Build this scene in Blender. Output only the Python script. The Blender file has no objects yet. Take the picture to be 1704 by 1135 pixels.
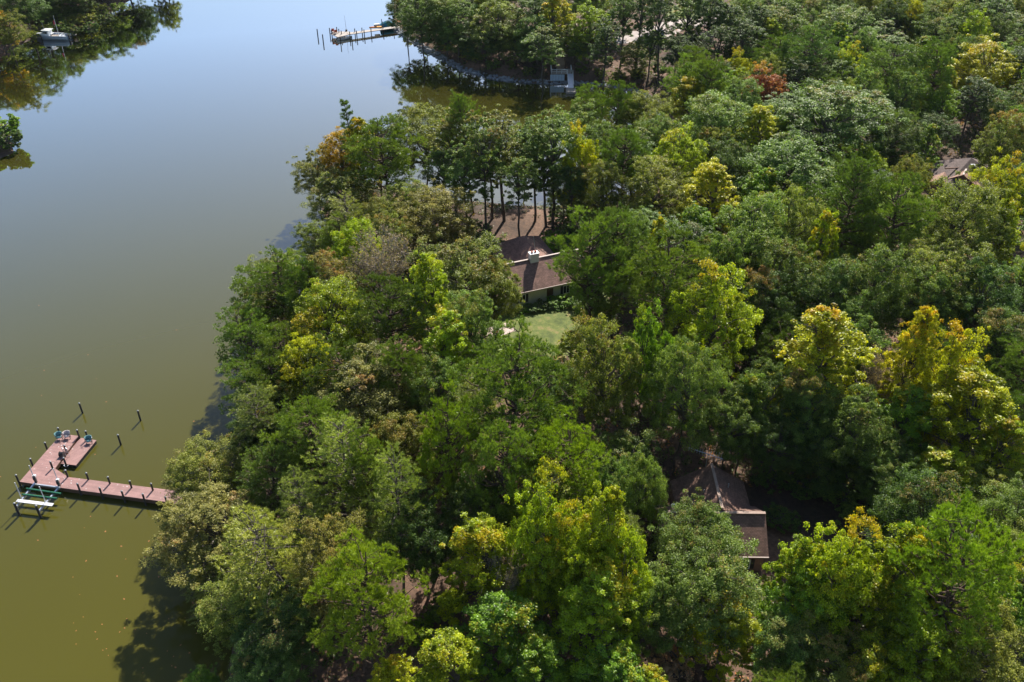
import bpy, math, random
import numpy as np
from mathutils import Vector, Matrix
R = math.radians
random.seed(7)

# ------------------------------------------------------------------ camera, sky, sun, exposure
F, CX, CY, TILT, CAMH = 1500.0, 852.0, 567.5, R(35.0), 75.0
SC = bpy.context.scene
COL = SC.collection
cam_d = bpy.data.cameras.new('camera')
cam = bpy.data.objects.new('camera', cam_d)
COL.objects.link(cam)
cam.location = (0, 0, CAMH)
cam.rotation_euler = (R(90) - TILT, 0, 0)
cam_d.sensor_width = 36.0
cam_d.lens = 36.0 * F / 1704.0
cam_d.clip_start = 0.5
cam_d.clip_end = 9000.0
SC.camera = cam

SUN_AZ, SUN_EL = R(15.0), R(42.0)          # azimuth to the right of the view axis (+Y)
W = bpy.data.worlds.new('World')
SC.world = W
W.use_nodes = True
wn = W.node_tree.nodes
wl = W.node_tree.links
sky = wn.new('ShaderNodeTexSky')
sky.sky_type = 'NISHITA'
sky.sun_disc = False
sky.sun_elevation = SUN_EL
sky.sun_rotation = SUN_AZ
sky.air_density = 1.0
sky.dust_density = 0.7
sky.ozone_density = 2.0
bgn = wn['Background']
bgn.inputs['Strength'].default_value = 0.086
wl.new(sky.outputs['Color'], bgn.inputs['Color'])

sun_d = bpy.data.lights.new('sun', 'SUN')
sun_d.energy = 5.0
sun_d.angle = R(0.55)
sun_d.color = (1.0, 0.95, 0.86)
sun = bpy.data.objects.new('sun', sun_d)
COL.objects.link(sun)
sdir = Vector((math.sin(SUN_AZ) * math.cos(SUN_EL), math.cos(SUN_AZ) * math.cos(SUN_EL), math.sin(SUN_EL)))
sun.rotation_euler = sdir.to_track_quat('Z', 'Y').to_euler()
sun.location = (0, 200, 300)

vs = SC.view_settings
vs.view_transform = 'Standard'
vs.look = 'None'
vs.exposure = 0.84
vs.gamma = 1.0
vs.use_curve_mapping = False
SC.cycles.max_bounces = 6
SC.cycles.diffuse_bounces = 3
SC.cycles.glossy_bounces = 3
SC.cycles.transmission_bounces = 4
SC.cycles.transparent_max_bounces = 4
SC.cycles.caustics_reflective = False
SC.cycles.caustics_refractive = False
SC.cycles.use_denoising = True


# ------------------------------------------------------------------ surveying helpers
def at(x, y, h=0.0):
    """world point at height h seen in the photograph at (x, y)"""
    u = (x - CX) / F
    v = (y - CY) / F
    t = (CAMH - h) / (math.sin(TILT) + v * math.cos(TILT))
    return Vector((u * t, t * (math.cos(TILT) - v * math.sin(TILT)), h))


def px(p):
    d = p[1] * math.cos(TILT) + (CAMH - p[2]) * math.sin(TILT)
    w = -p[1] * math.sin(TILT) + (CAMH - p[2]) * math.cos(TILT)
    return CX + F * p[0] / d, CY + F * w / d, F / d


# ------------------------------------------------------------------ scene-graph helpers
def tag(o, label=None, cat=None, group=None, kind=None):
    if label:
        o['label'] = label
    if cat:
        o['category'] = cat
    if group:
        o['group'] = group
    if kind:
        o['kind'] = kind
    return o


def empty(name, loc=(0, 0, 0), rz=0.0):
    o = bpy.data.objects.new(name, None)
    o.empty_display_size = 0.3
    COL.objects.link(o)
    o.location = loc
    o.rotation_euler = (0, 0, rz)
    return o


class MB:
    """collects simple shapes; build() links them as one mesh object"""

    def __init__(s):
        s.v = []
        s.f = []

    def add(s, vs_, fs_):
        b = len(s.v)
        s.v += [tuple(q) for q in vs_]
        s.f += [tuple(b + i for i in f) for f in fs_]
        return s

    def box(s, c, d, rz=0.0):
        cx, cy, cz = c
        hx, hy, hz = d[0] / 2, d[1] / 2, d[2] / 2
        co, si = math.cos(rz), math.sin(rz)
        pts = []
        for z in (-hz, hz):
            for x, y in ((-hx, -hy), (hx, -hy), (hx, hy), (-hx, hy)):
                pts.append((cx + x * co - y * si, cy + x * si + y * co, cz + z))
        return s.add(pts, [(3, 2, 1, 0), (4, 5, 6, 7), (0, 1, 5, 4), (1, 2, 6, 5), (2, 3, 7, 6), (3, 0, 4, 7)])

    def prism(s, poly, z0, z1):
        n = len(poly)
        a = sum(poly[i][0] * poly[(i + 1) % n][1] - poly[(i + 1) % n][0] * poly[i][1] for i in range(n))
        if a < 0:
            poly = poly[::-1]
        pts = [(p[0], p[1], z0) for p in poly] + [(p[0], p[1], z1) for p in poly]
        fs = [tuple(range(n))[::-1], tuple(range(n, 2 * n))]
        fs += [(i, (i + 1) % n, n + (i + 1) % n, n + i) for i in range(n)]
        return s.add(pts, fs)

    def tube(s, p0, p1, r0, r1=None, n=8, cap=True):
        r1 = r0 if r1 is None else r1
        p0 = Vector(p0)
        p1 = Vector(p1)
        d = (p1 - p0).normalized()
        a = d.orthogonal().normalized()
        b = d.cross(a)
        pts = []
        for p, r in ((p0, r0), (p1, r1)):
            for i in range(n):
                t = 2 * math.pi * i / n
                pts.append(p + (a * math.cos(t) + b * math.sin(t)) * r)
        fs = [(i, (i + 1) % n, n + (i + 1) % n, n + i) for i in range(n)]
        if cap:
            fs += [tuple(range(n))[::-1], tuple(range(n, 2 * n))]
        return s.add(pts, fs)

    def path(s, pts, r, n=6):
        for a, b in zip(pts[:-1], pts[1:]):
            s.tube(a, b, r, r, n)
        return s

    def beam(s, p0, p1, w, h):
        """box section from p0 to p1, width w (horizontal), height h"""
        p0 = Vector(p0)
        p1 = Vector(p1)
        d = (p1 - p0).normalized()
        a = d.cross(Vector((0, 0, 1)))
        a = a.normalized() if a.length > 1e-4 else Vector((1, 0, 0))
        b = a.cross(d)
        pts = []
        for p in (p0, p1):
            for i, j in ((-1, -1), (1, -1), (1, 1), (-1, 1)):
                pts.append(p + a * (i * w / 2) + b * (j * h / 2))
        return s.add(pts, [(3, 2, 1, 0), (4, 5, 6, 7), (0, 1, 5, 4), (1, 2, 6, 5), (2, 3, 7, 6), (3, 0, 4, 7)])

    def build(s, name, m, parent=None, smooth=False, loc=None):
        me = bpy.data.meshes.new(name)
        me.from_pydata(s.v, [], s.f)
        me.materials.append(m)
        if smooth:
            me.polygons.foreach_set('use_smooth', [True] * len(me.polygons))
        me.validate()
        me.update()
        o = bpy.data.objects.new(name, me)
        COL.objects.link(o)
        if parent:
            o.parent = parent
        if loc is not None:
            o.location = loc
        return o


def np_mesh(name, v, faces, m, attrs=None):
    """mesh from numpy arrays; faces is (n,3) or (n,4)"""
    me = bpy.data.meshes.new(name)
    k = faces.shape[1]
    n = len(faces)
    me.vertices.add(len(v))
    me.vertices.foreach_set('co', np.ascontiguousarray(v, dtype=np.float32).ravel())
    me.loops.add(n * k)
    me.loops.foreach_set('vertex_index', np.ascontiguousarray(faces, dtype=np.int32).ravel())
    me.polygons.add(n)
    me.polygons.foreach_set('loop_start', np.arange(0, n * k, k, dtype=np.int32))
    me.polygons.foreach_set('loop_total', np.full(n, k, dtype=np.int32))
    me.update(calc_edges=True)
    if attrs:
        for an, arr in attrs.items():
            a = me.attributes.new(an, 'FLOAT', 'FACE')
            a.data.foreach_set('value', np.ascontiguousarray(arr, dtype=np.float32))
    me.materials.append(m)
    return me


# ------------------------------------------------------------------ materials
def mat(name):
    m = bpy.data.materials.new(name)
    m.use_nodes = True
    nt = m.node_tree
    return m, nt, nt.nodes, nt.links, nt.nodes['Principled BSDF']


def plain(name, col, rough=0.6, metal=0.0, var=0.12, scale=3.0, spec=0.4):
    """painted / plain surface with slight procedural mottling"""
    m, nt, n, l, b = mat(name)
    tc = n.new('ShaderNodeTexCoord')
    ns = n.new('ShaderNodeTexNoise')
    ns.inputs['Scale'].default_value = scale
    ns.inputs['Detail'].default_value = 6
    l.new(tc.outputs['Object'], ns.inputs['Vector'])
    mp = n.new('ShaderNodeMapRange')
    mp.inputs['From Min'].default_value = 0.3
    mp.inputs['From Max'].default_value = 0.7
    mp.inputs['To Min'].default_value = 1 - var
    mp.inputs['To Max'].default_value = 1 + var
    l.new(ns.outputs['Fac'], mp.inputs['Value'])
    mx = n.new('ShaderNodeMix')
    mx.data_type = 'RGBA'
    mx.blend_type = 'MULTIPLY'
    mx.inputs['Factor'].default_value = 1.0
    mx.inputs['A'].default_value = (*col, 1)
    l.new(mp.outputs['Result'], mx.inputs['B'])
    l.new(mx.outputs['Result'], b.inputs['Base Color'])
    b.inputs['Roughness'].default_value = rough
    b.inputs['Metallic'].default_value = metal
    b.inputs['Specular IOR Level'].default_value = spec
    return m


def leaf_mat(name, turn, trans=0.34, rough=0.38, spec=0.5, tcol=(1.25, 1.2, 0.5), vmin=0.5, vmax=1.5):
    m, nt, n, l, b = mat(name)
    oi = n.new('ShaderNodeObjectInfo')
    a1 = n.new('ShaderNodeAttribute')
    a1.attribute_name = 'tint'
    a2 = n.new('ShaderNodeAttribute')
    a2.attribute_name = 'turn'
    # leaf turning: amount from the object's alpha, order from the 'turn' attribute of the clump
    ad = n.new('ShaderNodeMath')
    ad.operation = 'ADD'
    l.new(oi.outputs['Alpha'], ad.inputs[0])
    l.new(a2.outputs['Fac'], ad.inputs[1])
    mr = n.new('ShaderNodeMapRange')
    mr.interpolation_type = 'SMOOTHSTEP'
    mr.inputs['From Min'].default_value = 0.85
    mr.inputs['From Max'].default_value = 1.35
    l.new(ad.outputs[0], mr.inputs['Value'])
    mx = n.new('ShaderNodeMix')
    mx.data_type = 'RGBA'
    l.new(mr.outputs['Result'], mx.inputs['Factor'])
    l.new(oi.outputs['Color'], mx.inputs['A'])
    mx.inputs['B'].default_value = (*turn, 1)
    hs = n.new('ShaderNodeHueSaturation')
    l.new(mx.outputs['Result'], hs.inputs['Color'])
    h = n.new('ShaderNodeMapRange')
    h.inputs['To Min'].default_value = 0.515
    h.inputs['To Max'].default_value = 0.48
    l.new(a1.outputs['Fac'], h.inputs['Value'])
    l.new(h.outputs['Result'], hs.inputs['Hue'])
    v = n.new('ShaderNodeMapRange')
    v.inputs['To Min'].default_value = vmin
    v.inputs['To Max'].default_value = vmax
    l.new(a1.outputs['Fac'], v.inputs['Value'])
    l.new(v.outputs['Result'], hs.inputs['Value'])
    l.new(hs.outputs['Color'], b.inputs['Base Color'])
    b.inputs['Roughness'].default_value = rough
    b.inputs['Specular IOR Level'].default_value = spec
    tr = n.new('ShaderNodeBsdfTranslucent')
    tm = n.new('ShaderNodeMix')
    tm.data_type = 'RGBA'
    tm.blend_type = 'MULTIPLY'
    tm.inputs['Factor'].default_value = 1
    l.new(hs.outputs['Color'], tm.inputs['A'])
    tm.inputs['B'].default_value = (*tcol, 1)
    l.new(tm.outputs['Result'], tr.inputs['Color'])
    ms = n.new('ShaderNodeMixShader')
    ms.inputs['Fac'].default_value = trans
    l.new(b.outputs['BSDF'], ms.inputs[1])
    l.new(tr.outputs['BSDF'], ms.inputs[2])
    l.new(ms.outputs['Shader'], n['Material Output'].inputs['Surface'])
    return m


def bark_mat(name, col):
    m, nt, n, l, b = mat(name)
    tc = n.new('ShaderNodeTexCoord')
    mp = n.new('ShaderNodeMapping')
    mp.inputs['Scale'].default_value = (6, 6, 1.2)
    l.new(tc.outputs['Object'], mp.inputs['Vector'])
    ns = n.new('ShaderNodeTexNoise')
    ns.inputs['Scale'].default_value = 2.0
    ns.inputs['Detail'].default_value = 5
    l.new(mp.outputs['Vector'], ns.inputs['Vector'])
    cr = n.new('ShaderNodeValToRGB')
    cr.color_ramp.elements[0].position = 0.3
    cr.color_ramp.elements[0].color = (*[c * 0.45 for c in col], 1)
    cr.color_ramp.elements[1].position = 0.7
    cr.color_ramp.elements[1].color = (*[c * 1.4 for c in col], 1)
    l.new(ns.outputs['Fac'], cr.inputs['Fac'])
    l.new(cr.outputs['Color'], b.inputs['Base Color'])
    b.inputs['Roughness'].default_value = 0.9
    b.inputs['Specular IOR Level'].default_value = 0.2
    bp = n.new('ShaderNodeBump')
    bp.inputs['Strength'].default_value = 0.6
    bp.inputs['Distance'].default_value = 0.04
    l.new(ns.outputs['Fac'], bp.inputs['Height'])
    l.new(bp.outputs['Normal'], b.inputs['Normal'])
    return m


def shingle_mat(name, col, course=0.16, tab=0.3):
    """asphalt shingles: faint courses and tabs, mottled granules (uses the UV laid out in metres)"""
    m, nt, n, l, b = mat(name)
    uv = n.new('ShaderNodeUVMap')
    uv.uv_map = 'UVMap'
    br = n.new('ShaderNodeTexBrick')
    br.inputs['Scale'].default_value = 1.0
    br.inputs['Brick Width'].default_value = tab
    br.inputs['Row Height'].default_value = course
    br.inputs['Mortar Size'].default_value = 0.012
    br.inputs['Bias'].default_value = 0.0
    br.inputs['Color1'].default_value = (*[c * 0.78 for c in col], 1)
    br.inputs['Color2'].default_value = (*[c * 1.22 for c in col], 1)
    br.inputs['Mortar'].default_value = (*[c * 0.45 for c in col], 1)
    l.new(uv.outputs['UV'], br.inputs['Vector'])
    ns = n.new('ShaderNodeTexNoise')
    ns.inputs['Scale'].default_value = 0.9
    ns.inputs['Detail'].default_value = 8
    ns.inputs['Roughness'].default_value = 0.65
    l.new(uv.outputs['UV'], ns.inputs['Vector'])
    mr = n.new('ShaderNodeMapRange')
    mr.inputs['From Min'].default_value = 0.3
    mr.inputs['From Max'].default_value = 0.7
    mr.inputs['To Min'].default_value = 0.65
    mr.inputs['To Max'].default_value = 1.3
    l.new(ns.outputs['Fac'], mr.inputs['Value'])
    mx = n.new('ShaderNodeMix')
    mx.data_type = 'RGBA'
    mx.blend_type = 'MULTIPLY'
    mx.inputs['Factor'].default_value = 1
    l.new(br.outputs['Color'], mx.inputs['A'])
    l.new(mr.outputs['Result'], mx.inputs['B'])
    l.new(mx.outputs['Result'], b.inputs['Base Color'])
    b.inputs['Roughness'].default_value = 0.85
    bp = n.new('ShaderNodeBump')
    bp.inputs['Strength'].default_value = 0.5
    bp.inputs['Distance'].default_value = 0.02
    l.new(br.outputs['Fac'], bp.inputs['Height'])
    bp.invert = True
    l.new(bp.outputs['Normal'], b.inputs['Normal'])
    return m


def ground_mat():
    m, nt, n, l, b = mat('forest_floor')
    geo = n.new('ShaderNodeNewGeometry')
    n1 = n.new('ShaderNodeTexNoise')
    n1.inputs['Scale'].default_value = 0.12
    n1.inputs['Detail'].default_value = 5
    n2 = n.new('ShaderNodeTexNoise')
    n2.inputs['Scale'].default_value = 2.2
    n2.inputs['Detail'].default_value = 8
    n2.inputs['Roughness'].default_value = 0.7
    for q in (n1, n2):
        l.new(geo.outputs['Position'], q.inputs['Vector'])
    c1 = n.new('ShaderNodeValToRGB')
    e = c1.color_ramp.elements
    e[0].position = 0.35
    e[0].color = (0.060, 0.038, 0.026, 1)
    e[1].position = 0.65
    e[1].color = (0.190, 0.112, 0.076, 1)
    l.new(n1.outputs['Fac'], c1.inputs['Fac'])
    c2 = n.new('ShaderNodeValToRGB')
    e = c2.color_ramp.elements
    e[0].position = 0.32
    e[0].color = (0.45, 0.45, 0.45, 1)
    e[1].position = 0.68
    e[1].color = (1.35, 1.3, 1.2, 1)
    l.new(n2.outputs['Fac'], c2.inputs['Fac'])
    mx = n.new('ShaderNodeMix')
    mx.data_type = 'RGBA'
    mx.blend_type = 'MULTIPLY'
    mx.inputs['Factor'].default_value = 1
    l.new(c1.outputs['Color'], mx.inputs['A'])
    l.new(c2.outputs['Color'], mx.inputs['B'])
    l.new(mx.outputs['Result'], b.inputs['Base Color'])
    b.inputs['Roughness'].default_value = 0.95
    bp = n.new('ShaderNodeBump')
    bp.inputs['Strength'].default_value = 0.8
    bp.inputs['Distance'].default_value = 0.12
    l.new(n2.outputs['Fac'], bp.inputs['Height'])
    l.new(bp.outputs['Normal'], b.inputs['Normal'])
    return m


def grass_mat():
    m, nt, n, l, b = mat('lawn_grass')
    geo = n.new('ShaderNodeNewGeometry')
    n1 = n.new('ShaderNodeTexNoise')
    n1.inputs['Scale'].default_value = 0.5
    n1.inputs['Detail'].default_value = 8
    n1.inputs['Roughness'].default_value = 0.7
    l.new(geo.outputs['Position'], n1.inputs['Vector'])
    c = n.new('ShaderNodeValToRGB')
    e = c.color_ramp.elements
    e[0].position = 0.38
    e[0].color = (0.06, 0.085, 0.014, 1)
    e[1].position = 0.64
    e[1].color = (0.23, 0.18, 0.065, 1)
    k = e.new(0.52)
    k.color = (0.125, 0.155, 0.028, 1)
    l.new(n1.outputs['Fac'], c.inputs['Fac'])
    l.new(c.outputs['Color'], b.inputs['Base Color'])
    b.inputs['Roughness'].default_value = 0.9
    n2 = n.new('ShaderNodeTexNoise')
    n2.inputs['Scale'].default_value = 14
    l.new(geo.outputs['Position'], n2.inputs['Vector'])
    bp = n.new('ShaderNodeBump')
    bp.inputs['Strength'].default_value = 0.9
    bp.inputs['Distance'].default_value = 0.06
    l.new(n2.outputs['Fac'], bp.inputs['Height'])
    l.new(bp.outputs['Normal'], b.inputs['Normal'])
    return m


def water_mat():
    m, nt, n, l, b = mat('creek_water')
    geo = n.new('ShaderNodeNewGeometry')
    n0 = n.new('ShaderNodeTexNoise')
    n0.inputs['Scale'].default_value = 0.018
    n0.inputs['Detail'].default_value = 3
    l.new(geo.outputs['Position'], n0.inputs['Vector'])
    c = n.new('ShaderNodeValToRGB')
    e = c.color_ramp.elements
    e[0].position = 0.3
    e[0].color = (0.069, 0.064, 0.010, 1)
    e[1].position = 0.7
    e[1].color = (0.078, 0.072, 0.013, 1)
    l.new(n0.outputs['Fac'], c.inputs['Fac'])
    l.new(c.outputs['Color'], b.inputs['Base Color'])
    b.inputs['Roughness'].default_value = 0.9
    b.inputs['Specular IOR Level'].default_value = 0.0
    n1 = n.new('ShaderNodeTexNoise')
    n1.inputs['Scale'].default_value = 0.55
    n1.inputs['Detail'].default_value = 4
    n1.inputs['Roughness'].default_value = 0.6
    l.new(geo.outputs['Position'], n1.inputs['Vector'])
    bp = n.new('ShaderNodeBump')
    bp.inputs['Strength'].default_value = 0.05
    bp.inputs['Distance'].default_value = 0.12
    l.new(n1.outputs['Fac'], bp.inputs['Height'])
    # mirror layer, faintly ruffled: reflectance boosted beyond real water to brighten the reflected sky
    gl = n.new('ShaderNodeBsdfGlossy')
    gl.inputs['Roughness'].default_value = 0.03
    l.new(bp.outputs['Normal'], gl.inputs['Normal'])
    lw = n.new('ShaderNodeLayerWeight')
    lw.inputs['Blend'].default_value = 0.5
    pw = n.new('ShaderNodeMath')
    pw.operation = 'POWER'
    fc = n.new('ShaderNodeMapRange')
    fc.inputs['From Min'].default_value = 0.15
    l.new(lw.outputs['Facing'], fc.inputs['Value'])
    l.new(fc.outputs['Result'], pw.inputs[0])
    pw.inputs[1].default_value = 3.2
    mr = n.new('ShaderNodeMapRange')
    mr.inputs['From Max'].default_value = 0.30
    mr.inputs['To Min'].default_value = 0.012
    mr.inputs['To Max'].default_value = 1.0
    l.new(pw.outputs[0], mr.inputs['Value'])
    ms = n.new('ShaderNodeMixShader')
    l.new(mr.outputs['Result'], ms.inputs['Fac'])
    l.new(b.outputs['BSDF'], ms.inputs[1])
    l.new(gl.outputs['BSDF'], ms.inputs[2])
    l.new(ms.outputs['Shader'], n['Material Output'].inputs['Surface'])
    return m


def deck_mat(name, col, ang=0.0, board=0.145, spots=True):
    """composite decking: faint board lines, weathering and pale droppings"""
    m, nt, n, l, b = mat(name)
    geo = n.new('ShaderNodeNewGeometry')
    mp = n.new('ShaderNodeMapping')
    mp.vector_type = 'POINT'
    mp.inputs['Rotation'].default_value = (0, 0, -ang)
    l.new(geo.outputs['Position'], mp.inputs['Vector'])
    br = n.new('ShaderNodeTexBrick')
    br.inputs['Scale'].default_value = 1
    br.inputs['Brick Width'].default_value = 3.6
    br.inputs['Row Height'].default_value = board
    br.inputs['Mortar Size'].default_value = 0.008
    br.inputs['Color1'].default_value = (*[q * 0.86 for q in col], 1)
    br.inputs['Color2'].default_value = (*[q * 1.12 for q in col], 1)
    br.inputs['Mortar'].default_value = (*[q * 0.5 for q in col], 1)
    l.new(mp.outputs['Vector'], br.inputs['Vector'])
    ns = n.new('ShaderNodeTexNoise')
    ns.inputs['Scale'].default_value = 1.1
    ns.inputs['Detail'].default_value = 6
    l.new(geo.outputs['Position'], ns.inputs['Vector'])
    mr = n.new('ShaderNodeMapRange')
    mr.inputs['From Min'].default_value = 0.3
    mr.inputs['From Max'].default_value = 0.7
    mr.inputs['To Min'].default_value = 0.86
    mr.inputs['To Max'].default_value = 1.12
    l.new(ns.outputs['Fac'], mr.inputs['Value'])
    mx = n.new('ShaderNodeMix')
    mx.data_type = 'RGBA'
    mx.blend_type = 'MULTIPLY'
    mx.inputs['Factor'].default_value = 1
    l.new(br.outputs['Color'], mx.inputs['A'])
    l.new(mr.outputs['Result'], mx.inputs['B'])
    vo = n.new('ShaderNodeTexVoronoi')
    vo.inputs['Scale'].default_value = 2.3
    l.new(geo.outputs['Position'], vo.inputs['Vector'])
    sp = n.new('ShaderNodeMapRange')
    sp.inputs['From Min'].default_value = 0.20
    sp.inputs['From Max'].default_value = 0.12
    l.new(vo.outputs['Distance'], sp.inputs['Value'])
    ns2 = n.new('ShaderNodeTexNoise')
    ns2.inputs['Scale'].default_value = 0.55
    l.new(geo.outputs['Position'], ns2.inputs['Vector'])
    sm = n.new('ShaderNodeMapRange')
    sm.inputs['From Min'].default_value = 0.52
    sm.inputs['From Max'].default_value = 0.60
    l.new(ns2.outputs['Fac'], sm.inputs['Value'])
    mu = n.new('ShaderNodeMath')
    mu.operation = 'MULTIPLY'
    l.new(sp.outputs['Result'], mu.inputs[0])
    l.new(sm.outputs['Result'], mu.inputs[1])
    m2 = n.new('ShaderNodeMix')
    m2.data_type = 'RGBA'
    l.new(mu.outputs[0], m2.inputs['Factor'])
    l.new(mx.outputs['Result'], m2.inputs['A'])
    m2.inputs['B'].default_value = (0.55, 0.50, 0.48, 1) if spots else (0, 0, 0, 1)
    l.new(m2.outputs['Result'], b.inputs['Base Color'])
    b.inputs['Roughness'].default_value = 0.6
    return m


M = dict(
    ground=ground_mat(), lawn=grass_mat(), water=water_mat(),
    oak=leaf_mat('oak_leaves', (0.42, 0.19, 0.07), trans=0.40, rough=0.46, spec=0.22, tcol=(1.3, 1.35, 0.45), vmin=0.32, vmax=1.95),
    gum=leaf_mat('gum_leaves', (0.50, 0.34, 0.012), trans=0.46, rough=0.40, spec=0.34, tcol=(1.35, 1.3, 0.35), vmin=0.32, vmax=1.9),
    pine=leaf_mat('pine_needles', (0.20, 0.12, 0.03), trans=0.24, rough=0.42, spec=0.4, tcol=(1.3, 1.35, 0.45), vmin=0.5, vmax=1.7),
    bark=bark_mat('grey_bark', (0.13, 0.11, 0.09)), pine_bark=bark_mat('pine_bark', (0.11, 0.075, 0.055)),
    pale_bark=bark_mat('pale_bark', (0.34, 0.31, 0.28)),
    deck=deck_mat('red_composite_deck', (0.31, 0.168, 0.150), R(-12)),
    fdeck=deck_mat('red_float_deck', (0.32, 0.175, 0.156), R(55)),
    far_deck=deck_mat('weathered_deck', (0.36, 0.30, 0.25), R(20)),
    fascia=plain('brown_fascia', (0.10, 0.055, 0.03), 0.8),
    piling=plain('tarred_piling', (0.035, 0.032, 0.03), 0.8),
    cap=plain('pile_cap_grey', (0.42, 0.42, 0.42), 0.6),
    pvc=plain('white_pvc', (0.72, 0.72, 0.74), 0.4, var=0.05),
    alu=plain('aluminium', (0.55, 0.57, 0.62), 0.35, 0.6, var=0.06),
    green=plain('green_bunk_carpet', (0.012, 0.10, 0.055), 0.9),
    black=plain('black_plastic', (0.02, 0.02, 0.022), 0.5),
    darkmetal=plain('dark_metal', (0.06, 0.06, 0.065), 0.4, 0.5),
    teal=plain('turquoise_cushion', (0.14, 0.30, 0.31), 0.8),
    cream=plain('pale_cushion', (0.60, 0.52, 0.50), 0.8),
    rope=plain('white_rope', (0.66, 0.66, 0.64), 0.9),
    shingle=shingle_mat('brown_shingles', (0.27, 0.15, 0.115)),
    shingle2=shingle_mat('dark_brown_shingles', (0.23, 0.13, 0.095)),
    shingle3=shingle_mat('salmon_shingles', (0.36, 0.21, 0.155)),
    shingle3_shade=shingle_mat('shaded_salmon_shingles', (0.15, 0.105, 0.095)),  # salmon shingles darkened, the hip roof's shade put into the colour
    trim=plain('pale_trim', (0.40, 0.31, 0.27), 0.6, var=0.08),
    ridge=plain('ridge_cap_shingle', (0.36, 0.26, 0.21), 0.85),
    siding=plain('cream_siding', (0.58, 0.56, 0.44), 0.7, var=0.06),
    brick=plain('brown_brick', (0.22, 0.12, 0.09), 0.85),
    white=plain('white_paint', (0.78, 0.78, 0.76), 0.5, var=0.05),
    glass=plain('window_glass', (0.02, 0.025, 0.03), 0.08, var=0.02, spec=0.6),
    concrete=plain('pink_concrete', (0.52, 0.40, 0.36), 0.9, var=0.15, scale=1.5),
    drive=plain('gravel_drive', (0.46, 0.39, 0.36), 0.95, var=0.2, scale=0.7),
    clay=plain('clay_flue', (0.42, 0.12, 0.07), 0.8),
    wood=plain('weathered_wood', (0.42, 0.30, 0.20), 0.8, var=0.2),
    stone=plain('riprap_stone', (0.26, 0.27, 0.29), 0.9, var=0.4, scale=1.2),
    hullshade=plain('shade_tinted_hull', (0.45, 0.55, 0.70), 0.25, var=0.04),  # white hull tinted bluish, the shade on its side put into the colour
    hullwhite=plain('white_gelcoat', (0.78, 0.79, 0.80), 0.25, var=0.04),
    yellow=plain('yellow_plastic', (0.70, 0.32, 0.02), 0.4),
    flag=plain('red_flag', (0.45, 0.05, 0.09), 0.8),
    coverteal=plain('teal_tarp', (0.015, 0.20, 0.28), 0.7),
    panelblue=plain('pale_blue_panel', (0.50, 0.60, 0.70), 0.6),
    leaflitter=plain('fallen_leaf', (0.42, 0.17, 0.06), 0.8, var=0.3),
)

# ------------------------------------------------------------------ land, shore and water
MAIN = [(-20, -100), (-24, 20), (-25, 36), (-26.5, 51), (-29, 62), (-34, 71), (-36, 77), (-34.5, 85), (-34, 95), (-36, 103),
        (-36, 112), (-33, 122), (-30, 131), (-32, 140), (-35, 150), (-33, 158), (-24, 159), (-10, 153), (0, 151), (10, 150.5),
        (19, 152), (27, 160), (31, 172), (34, 186), (34, 199), (30, 210), (23, 215.5), (13, 216.5), (4, 217.5), (-4, 220),
        (-12.5, 226.5), (-18, 235), (-24.5, 245), (-30, 255), (-34.5, 264), (-36.5, 285), (-38, 330), (-30, 420), (-30, 900),
        (900, 900), (900, -100)]
LEFT = [(-104.5, 171), (-103, 175.5), (-106, 181), (-118, 190), (-150, 200), (-152, 222), (-137, 233), (-132.5, 238), (-133.5, 247),
        (-134.5, 253), (-131, 259), (-123, 263.5), (-121.5, 280), (-120.5, 295), (-114, 330), (-108, 420), (-112, 900), (-900, 900),
        (-900, 90), (-170, 110), (-112, 160)]


def sdist(P, poly):
    """signed distance (positive inside) of points P (n,2) to a polygon"""
    P = np.asarray(P, dtype=float)
    pts = np.array(poly, dtype=float)
    d = np.full(len(P), 1e9)
    inside = np.zeros(len(P), bool)
    n = len(pts)
    for i in range(n):
        a = pts[i]
        b = pts[(i + 1) % n]
        ab = b - a
        t = np.clip(((P - a) @ ab) / (ab @ ab), 0, 1)
        q = P - (a + t[:, None] * ab)
        d = np.minimum(d, np.hypot(q[:, 0], q[:, 1]))
        c = ((a[1] > P[:, 1]) != (b[1] > P[:, 1]))
        with np.errstate(divide='ignore', invalid='ignore'):
            xi = (b[0] - a[0]) * (P[:, 1] - a[1]) / (b[1] - a[1]) + a[0]
        inside ^= c & (P[:, 0] < xi)
    return np.where(inside, d, -d)


def land_d(P):
    return np.maximum(sdist(P, MAIN), sdist(P, LEFT))


def ss(a, b, x):
    t = np.clip((x - a) / (b - a), 0, 1)
    return t * t * (3 - 2 * t)


def gz_np(P):
    P = np.asarray(P, dtype=float)
    d = land_d(P)
    x, y = P[:, 0], P[:, 1]
    h = np.where(d > 0, 0.05 + 2.05 * ss(0, 7, d), -1.5 * ss(0, 5, -d) - 0.05 * (d < 0))
    # the far bank climbs; a little undulation away from the houses
    h += np.where(d > 0, 3.2 * ss(206, 262, y) * ss(2, 26, d), 0)
    h += np.where(d > 3, 0.25 * np.sin(x * 0.11 + 1.3) * np.sin(y * 0.09) * ss(3, 9, d), 0)
    return h


def gz(x, y):
    return float(gz_np([(x, y)])[0])


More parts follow.
